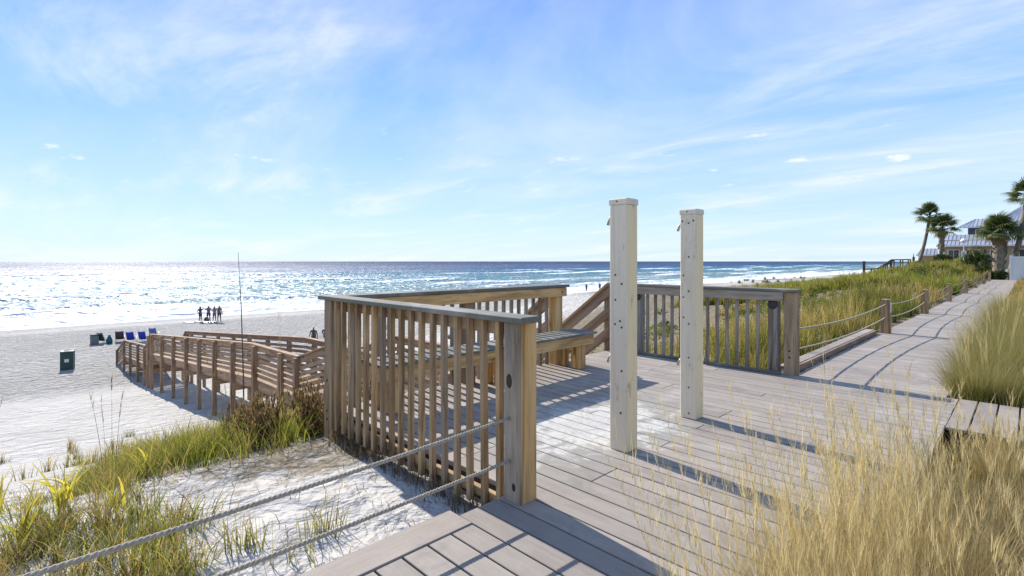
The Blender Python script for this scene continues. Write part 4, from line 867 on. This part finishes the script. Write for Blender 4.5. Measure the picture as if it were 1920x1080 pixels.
def beach_chair(x,y,rz,cloth,label,grp='beach chairs beyond the ramp',sc=1.0):
    z=g(x,y); e=empty('beach_chair',(x,y,z),label,'chair',grp); e.rotation_euler.z=rz; e.scale=(sc,)*3
    def sheet(name,path,w):
        vs=[];fs=[]; n=7
        for px,pz in path:
            for i in range(n): f=i/(n-1)-.5; vs.append((px+.03*(1-4*f*f)*-1,f*w,pz-.02*(1-4*f*f)))
        for a in range(len(path)-1):
            for i in range(n-1): fs.append((a*n+i,a*n+i+1,(a+1)*n+i+1,(a+1)*n+i))
        o=meshobj(name,vs,fs,cloth,e,(x,y,z),local=True); m=o.modifiers.new('thick','SOLIDIFY'); m.thickness=.012
    sheet('seat',[(.30,.30),(.1,.26),(-.15,.22)],.56); sheet('backrest',[(-.16,.24),(-.26,.5),(-.36,.78),(-.40,.92)],.58)
    for s in(-1,1):
        for p in ([(.32,s*.29,.31),(-.17,s*.29,.22),(-.42,s*.29,.95)],[(.30,s*.3,.02),(-.05,s*.3,.25),(-.25,s*.3,.48)],[(-.42,s*.3,.02),(.05,s*.3,.3),(.28,s*.3,.48)],[(-.28,s*.31,.48),(.32,s*.31,.5)]):
            vs,fs=tube(p,.013,6); meshobj('frame',vs,fs,M['metal'],e,(x,y,z),local=True)
    for px,pz in ((.32,.31),(-.42,.95),(-.42,.03),(.30,.03)):
        vs,fs=tube([(px,-.3,pz),(px,.3,pz)],.013,6); meshobj('frame',vs,fs,M['metal'],e,(x,y,z),local=True)
BLUE=plain('blue_canvas',(.03,.06,.42),.75,.2,.12,6); TEAL=plain('teal_canvas',(.02,.10,.12),.75); BRN=plain('brown_canvas',(.085,.06,.06),.8); GRY=plain('grey_canvas',(.17,.18,.165),.8)
BLUE2=plain('pale_blue_canvas',(.12,.16,.42),.75)
def P(px,py):
    """point of the beach seen along this direction, used only to lay out the far beach things"""
    d=Vector((-.7145+.6997*(px-960)/950,.6997+.7145*(px-960)/950)); t=7.0*950/(py-490)
    for _ in range(6): t=(1.4-g(d.x*t,d.y*t))*950/(py-490)
    return d.x*t,d.y*t
S_=1.0
for (px,py,rz,m,lab) in ((247,641,2.6,BLUE,'left of the two blue beach chairs above the ramp railing'),(270,640,2.5,BLUE,'right of the two blue beach chairs above the ramp railing'),(225,640,2.9,BRN,'dark brown beach chair left of the blue chairs'),(195,643,2.2,TEAL,'dark teal beach chair left of the brown one'),(289,633,2.6,BLUE2,'pale blue beach chair farthest right, partly hidden by the ramp railing')):
    x,y=P(px,py); beach_chair(x,y,rz,m,lab,sc=S_)
x,y=P(205,644); vs,fs=lathe([(.01,0),(.3,.0),(.34,.25),(.22,.5),(.12,.62),(.16,.70),(.02,.74)],10,(0,0,0)); o=meshobj('beach_bag',[(v[0],v[1]*.7,v[2]) for v in vs],fs,TEAL,None,(x,y,g(x,y)),local=True); tag(o,'dark teal bag slumped against the teal chair','bag')
x,y=P(177,645); e=empty('cooler_box',(x,y,g(x,y)),'grey upright cooler box at the left end of the beach chairs','cooler'); zc=g(x,y); span('body',x-.33,x+.33,y-.27,y+.27,zc,zc+.72,GRY,e,.03); span('lid',x-.35,x+.35,y-.29,y+.29,zc+.725,zc+.82,BRN,e,.03)
for s in(-1,1): 
    vs,fs=tube([(x-.1,y+s*.28,zc+.5),(x-.1,y+s*.32,zc+.52),(x+.1,y+s*.32,zc+.52),(x+.1,y+s*.28,zc+.5)],.014,6); meshobj('handle',vs,fs,M['dark'],e,(x,y,zc))
# boards lying on the sand by the group
def board_(px,py,L,w,rz,c,label):
    x,y=P(px,py); z=g(x,y)+.06; n=16; vs=[];fs=[]
    for k,(zz,sc) in enumerate(((-.03,.9),(0,1),(.03,.9))):
        for i in range(n*2):
            a=math.pi*i/n; vs.append((math.copysign(abs(math.cos(a))**.8,math.cos(a))*L/2*sc,math.sin(a)*w/2*sc,zz+.05*math.cos(a)**4))
    m=n*2
    for k in range(2):
        for i in range(m): fs.append((k*m+i,k*m+(i+1)%m,(k+1)*m+(i+1)%m,(k+1)*m+i))
    fs.append(tuple(range(m-1,-1,-1))); fs.append(tuple(2*m+i for i in range(m)))
    o=meshobj('surfboard',vs,fs,c,None,(x,y,z),local=True); o.rotation_euler.z=rz; return tag(o,label,'surfboard','boards on the sand')
board_(388,604.5,3.0,.75,R(40),plain('pale_board',(.55,.62,.55),.35),'long pale board lying on the sand at the feet of the standing group')
board_(355,605.5,1.6,.55,R(38),plain('dark_board',(.05,.05,.06),.4),'short dark board lying left of the standing group')
x,y=P(386,602.5); vs,fs=lathe([(.02,0),(.26,.02),(.3,.2),(.2,.42),(.08,.55),(.02,.57)],10); o=meshobj('beach_bag',vs,fs,M['dark'],None,(x+.3,y,g(x,y)),local=True); tag(o,'black bag on the sand between two standing people','bag')
# people
SKIN=plain('skin',(.30,.17,.11),.6,.3,.08,5); SKIN2=plain('tanned_skin',(.20,.11,.07),.6,.3,.08,5); HAIR=plain('dark_hair',(.03,.02,.015),.8); HAIR2=plain('brown_hair',(.10,.06,.03),.8)
def skinmesh(name,verts,edges,rad,root,mat,parent,loc,sub=1):
    m=bpy.data.meshes.new(name); m.from_pydata(verts,edges,[]); m.materials.append(mat); o=bpy.data.objects.new(name,m); link(o,parent,loc)
    sk=o.modifiers.new('skin','SKIN'); sk.use_smooth_shade=True
    if not m.skin_vertices: m.skin_vertices.new()
    for i,v in enumerate(m.skin_vertices[0].data): v.radius=(rad[i],rad[i]) if not isinstance(rad[i],tuple) else rad[i]; v.use_root=(i==root); v.use_loose=False
    if sub: s=o.modifiers.new('smooth','SUBSURF'); s.levels=sub; s.render_levels=sub
    return o
def person(x,y,rz,H_,label,skin,hair,cloth,pose='stand',arms=('down','down'),top=None,longhair=False,fingers=True,group=None,z=None,sub=1):
    z=g(x,y) if z is None else z; e=empty('person',(x,y,z),label,'person',group); e.rotation_euler.z=rz; e.scale=(H_/1.75,)*3
    V=[];E=[];Rd=[]
    def v(p,r,par=None):
        V.append(p);Rd.append(r); i=len(V)-1
        if par is not None: E.append((par,i))
        return i
    sit=pose=='sit'; dz=-.78 if sit else 0; ln=-.10 if sit else 0     # figure faces +x
    pel=v((0,0,.93+dz),(.115,.15)); wa=v((.0+ln*.3,0,1.08+dz),(.10,.13),pel); ch=v((.01+ln,0,1.30+dz),(.115,.16),wa); nk=v((.0+ln*1.1,0,1.47+dz),.055,ch); hd=v((.03+ln,0,1.60+dz),(.088,.078),nk); ht=v((.02+ln,0,1.71+dz),(.07,.062),hd); v((.105+ln,0,1.605+dz),.018,hd)
    for s,arm in ((1,arms[0]),(-1,arms[1])):
        sh=v((0+ln,s*.19,1.405+dz),.055,ch)
        if arm=='down': el,wr=(-.03,s*.25,1.12),(.05,s*.26,.88)
        elif arm=='up': el,wr=(.16,s*.36,1.36),(.17,s*.12,1.56)
        elif arm=='hip': el,wr=(-.08,s*.40,1.18),(.06,s*.20,1.02)
        elif arm=='out': el,wr=(.20,s*.30,1.34),(.46,s*.34,1.44)
        elif arm=='fold': el,wr=(.06,s*.27,1.14),(.20,-s*.02,1.20)
        else: el,wr=(-.22,s*.30,1.14),(-.40,s*.34,.86)
        el=v((el[0]+ln,el[1],el[2]+dz),.042,sh); wr=v((wr[0]+ln,wr[1],max(wr[2]+dz,.05)),.029,el)
        a=Vector(V[wr])-Vector(V[el]); a.normalize(); sd=a.cross(Vector((1,0,0))); sd=(sd.normalized() if sd.length>.1 else Vector((0,1,0)))
        pm=v(tuple(Vector(V[wr])+a*.075),(.035,.020),wr)
        if fingers:
            for k in range(4):
                b=Vector(V[pm])+a*.015+sd*(.016*(k-1.5)); f1=v(tuple(b+a*.03),.009,pm); v(tuple(b+a*(.072-.008*abs(k-1.3))+Vector((0,0,-.01))),.0075,f1)
            v(tuple(Vector(V[wr])+a*.06+sd*.05),.010,wr)
    for s in (1,-1):
        hp=v((0,s*.095,.88+dz),.098,pel)
        if sit:
            kn=v((.42,s*.15,.40),.062,hp); an=v((.62,s*.14,.08),.042,kn); v((.76,s*.15,.045),.036,an)
        else:
            kn=v((.03,s*.115+.01,.50),.062,hp); an=v((-.03,s*.14,.09),.043,kn); v((.13,s*.155,.035),.036,an)
    skinmesh('body',V,E,Rd,0,skin,e,(x,y,z),sub)
    # shorts or suit, shirt, hair
    if sit: sv=[(0,0,.20),(0,.095,.10),(.30,.135,.32),(0,-.095,.10),(.30,-.135,.32)]
    else: sv=[(0,0,1.0),(0,.10,.88),(.02,.115,.58),(0,-.10,.88),(.02,-.115,.58)]
    skinmesh('shorts',sv,[(0,1),(1,2),(0,3),(3,4)],[(.125,.16),.112,.092,.112,.092],0,cloth,e,(x,y,z),sub)
    if top: skinmesh('shirt',[(ln*.2,0,1.02+dz),(.01+ln,0,1.30+dz),(ln,0,1.40+dz),(ln,.20,1.40+dz),(ln,.27,1.24+dz),(ln,-.20,1.40+dz),(ln,-.27,1.24+dz)],[(0,1),(1,2),(2,3),(3,4),(2,5),(5,6)],[(.115,.15),(.128,.172),(.10,.14),.066,.055,.066,.055],0,top,e,(x,y,z),sub)
    hv=[(.0+ln,0,1.70+dz),(-.035+ln,0,1.62+dz)]; hr=[(.084,.078),(.078,.075)]
    if longhair: hv.append((-.07+ln,0,1.42+dz)); hr.append((.04,.06))
    skinmesh('hair',hv,[(i,i+1) for i in range(len(hv)-1)],hr,0,hair,e,(x,y,z),sub)
    return e
NAVY=plain('navy_cloth',(.03,.035,.07),.8); DK=plain('charcoal_cloth',(.045,.045,.05),.8); RYB=plain('royal_blue_cloth',(.05,.06,.42),.8); OLV=plain('olive_cloth',(.09,.085,.055),.8); GTE=plain('grey_blue_cloth',(.16,.17,.22),.8)
for px,rz,h,lab,sk,hr,cl,tp,ar,lh in ((375.5,.6,1.86,'leftmost of four standing people, one hand raised to the face, other hand on hip',SKIN2,HAIR,DK,DK,('up','hip'),True),
  (391,-.4,1.93,'second of four standing people, pointing right with one arm held out',SKIN2,HAIR,NAVY,GTE,('fold','out'),False),
  (402,2.4,1.86,'third of four standing people, slim and in pale swimwear, arms bent',SKIN,HAIR2,GTE,None,('fold','hip'),True),
  (411,2.6,1.96,'rightmost of four standing people, bare backed in dark shorts',SKIN2,HAIR,DK,None,('hip','down'),False)):
    x,y=P(px,604); person(x,y,rz,h,lab,sk,hr,cl,'stand',ar,tp,lh,group='group standing at the water edge')
x,y=P(588,634); person(x,y,2.7,1.9,'person seated on the sand with arms propped behind, dark olive top',SKIN2,HAIR,DK,'sit',('back','back'),OLV,group='two people seated on the sand')
x,y=P(610.5,633); person(x,y,2.7,2.0,'person seated on the sand in a royal blue shirt beside the railing post',SKIN2,HAIR,DK,'sit',('fold','down'),RYB,group='two people seated on the sand')
for px,py,rz,lab in ((1099.5,546,1.4,'dark walker on the beach beyond the stair opening, farther left'),(1124.5,544,1.7,'dark walker on the beach half hidden by the sloping handrail')):
    x,y=P(px,py); person(x,y,rz,1.8,lab,SKIN2,HAIR,DK,'stand',('down','hip'),NAVY,fingers=False,group='walkers on the far beach',sub=0)
x0,y0=P(1395,522); p0=None
for k,(dx,dy) in enumerate(((0,0),(1.6,5),(3.4,2),(-4,-8),(5.5,9),(-2,16),(2,-18),(-3,30),(1,48),(4,70))):
    if p0 is None: p0=person(x0,y0,1.2,1.8,'one of the tiny far people scattered along the distant beach',SKIN2,HAIR,NAVY,'stand',('down','down'),DK,fingers=False,group='tiny people far along the beach',sub=0)
    else: copy_tree(p0,None,(x0+dx,y0+dy,g(x0+dx,y0+dy)),1.2+k)
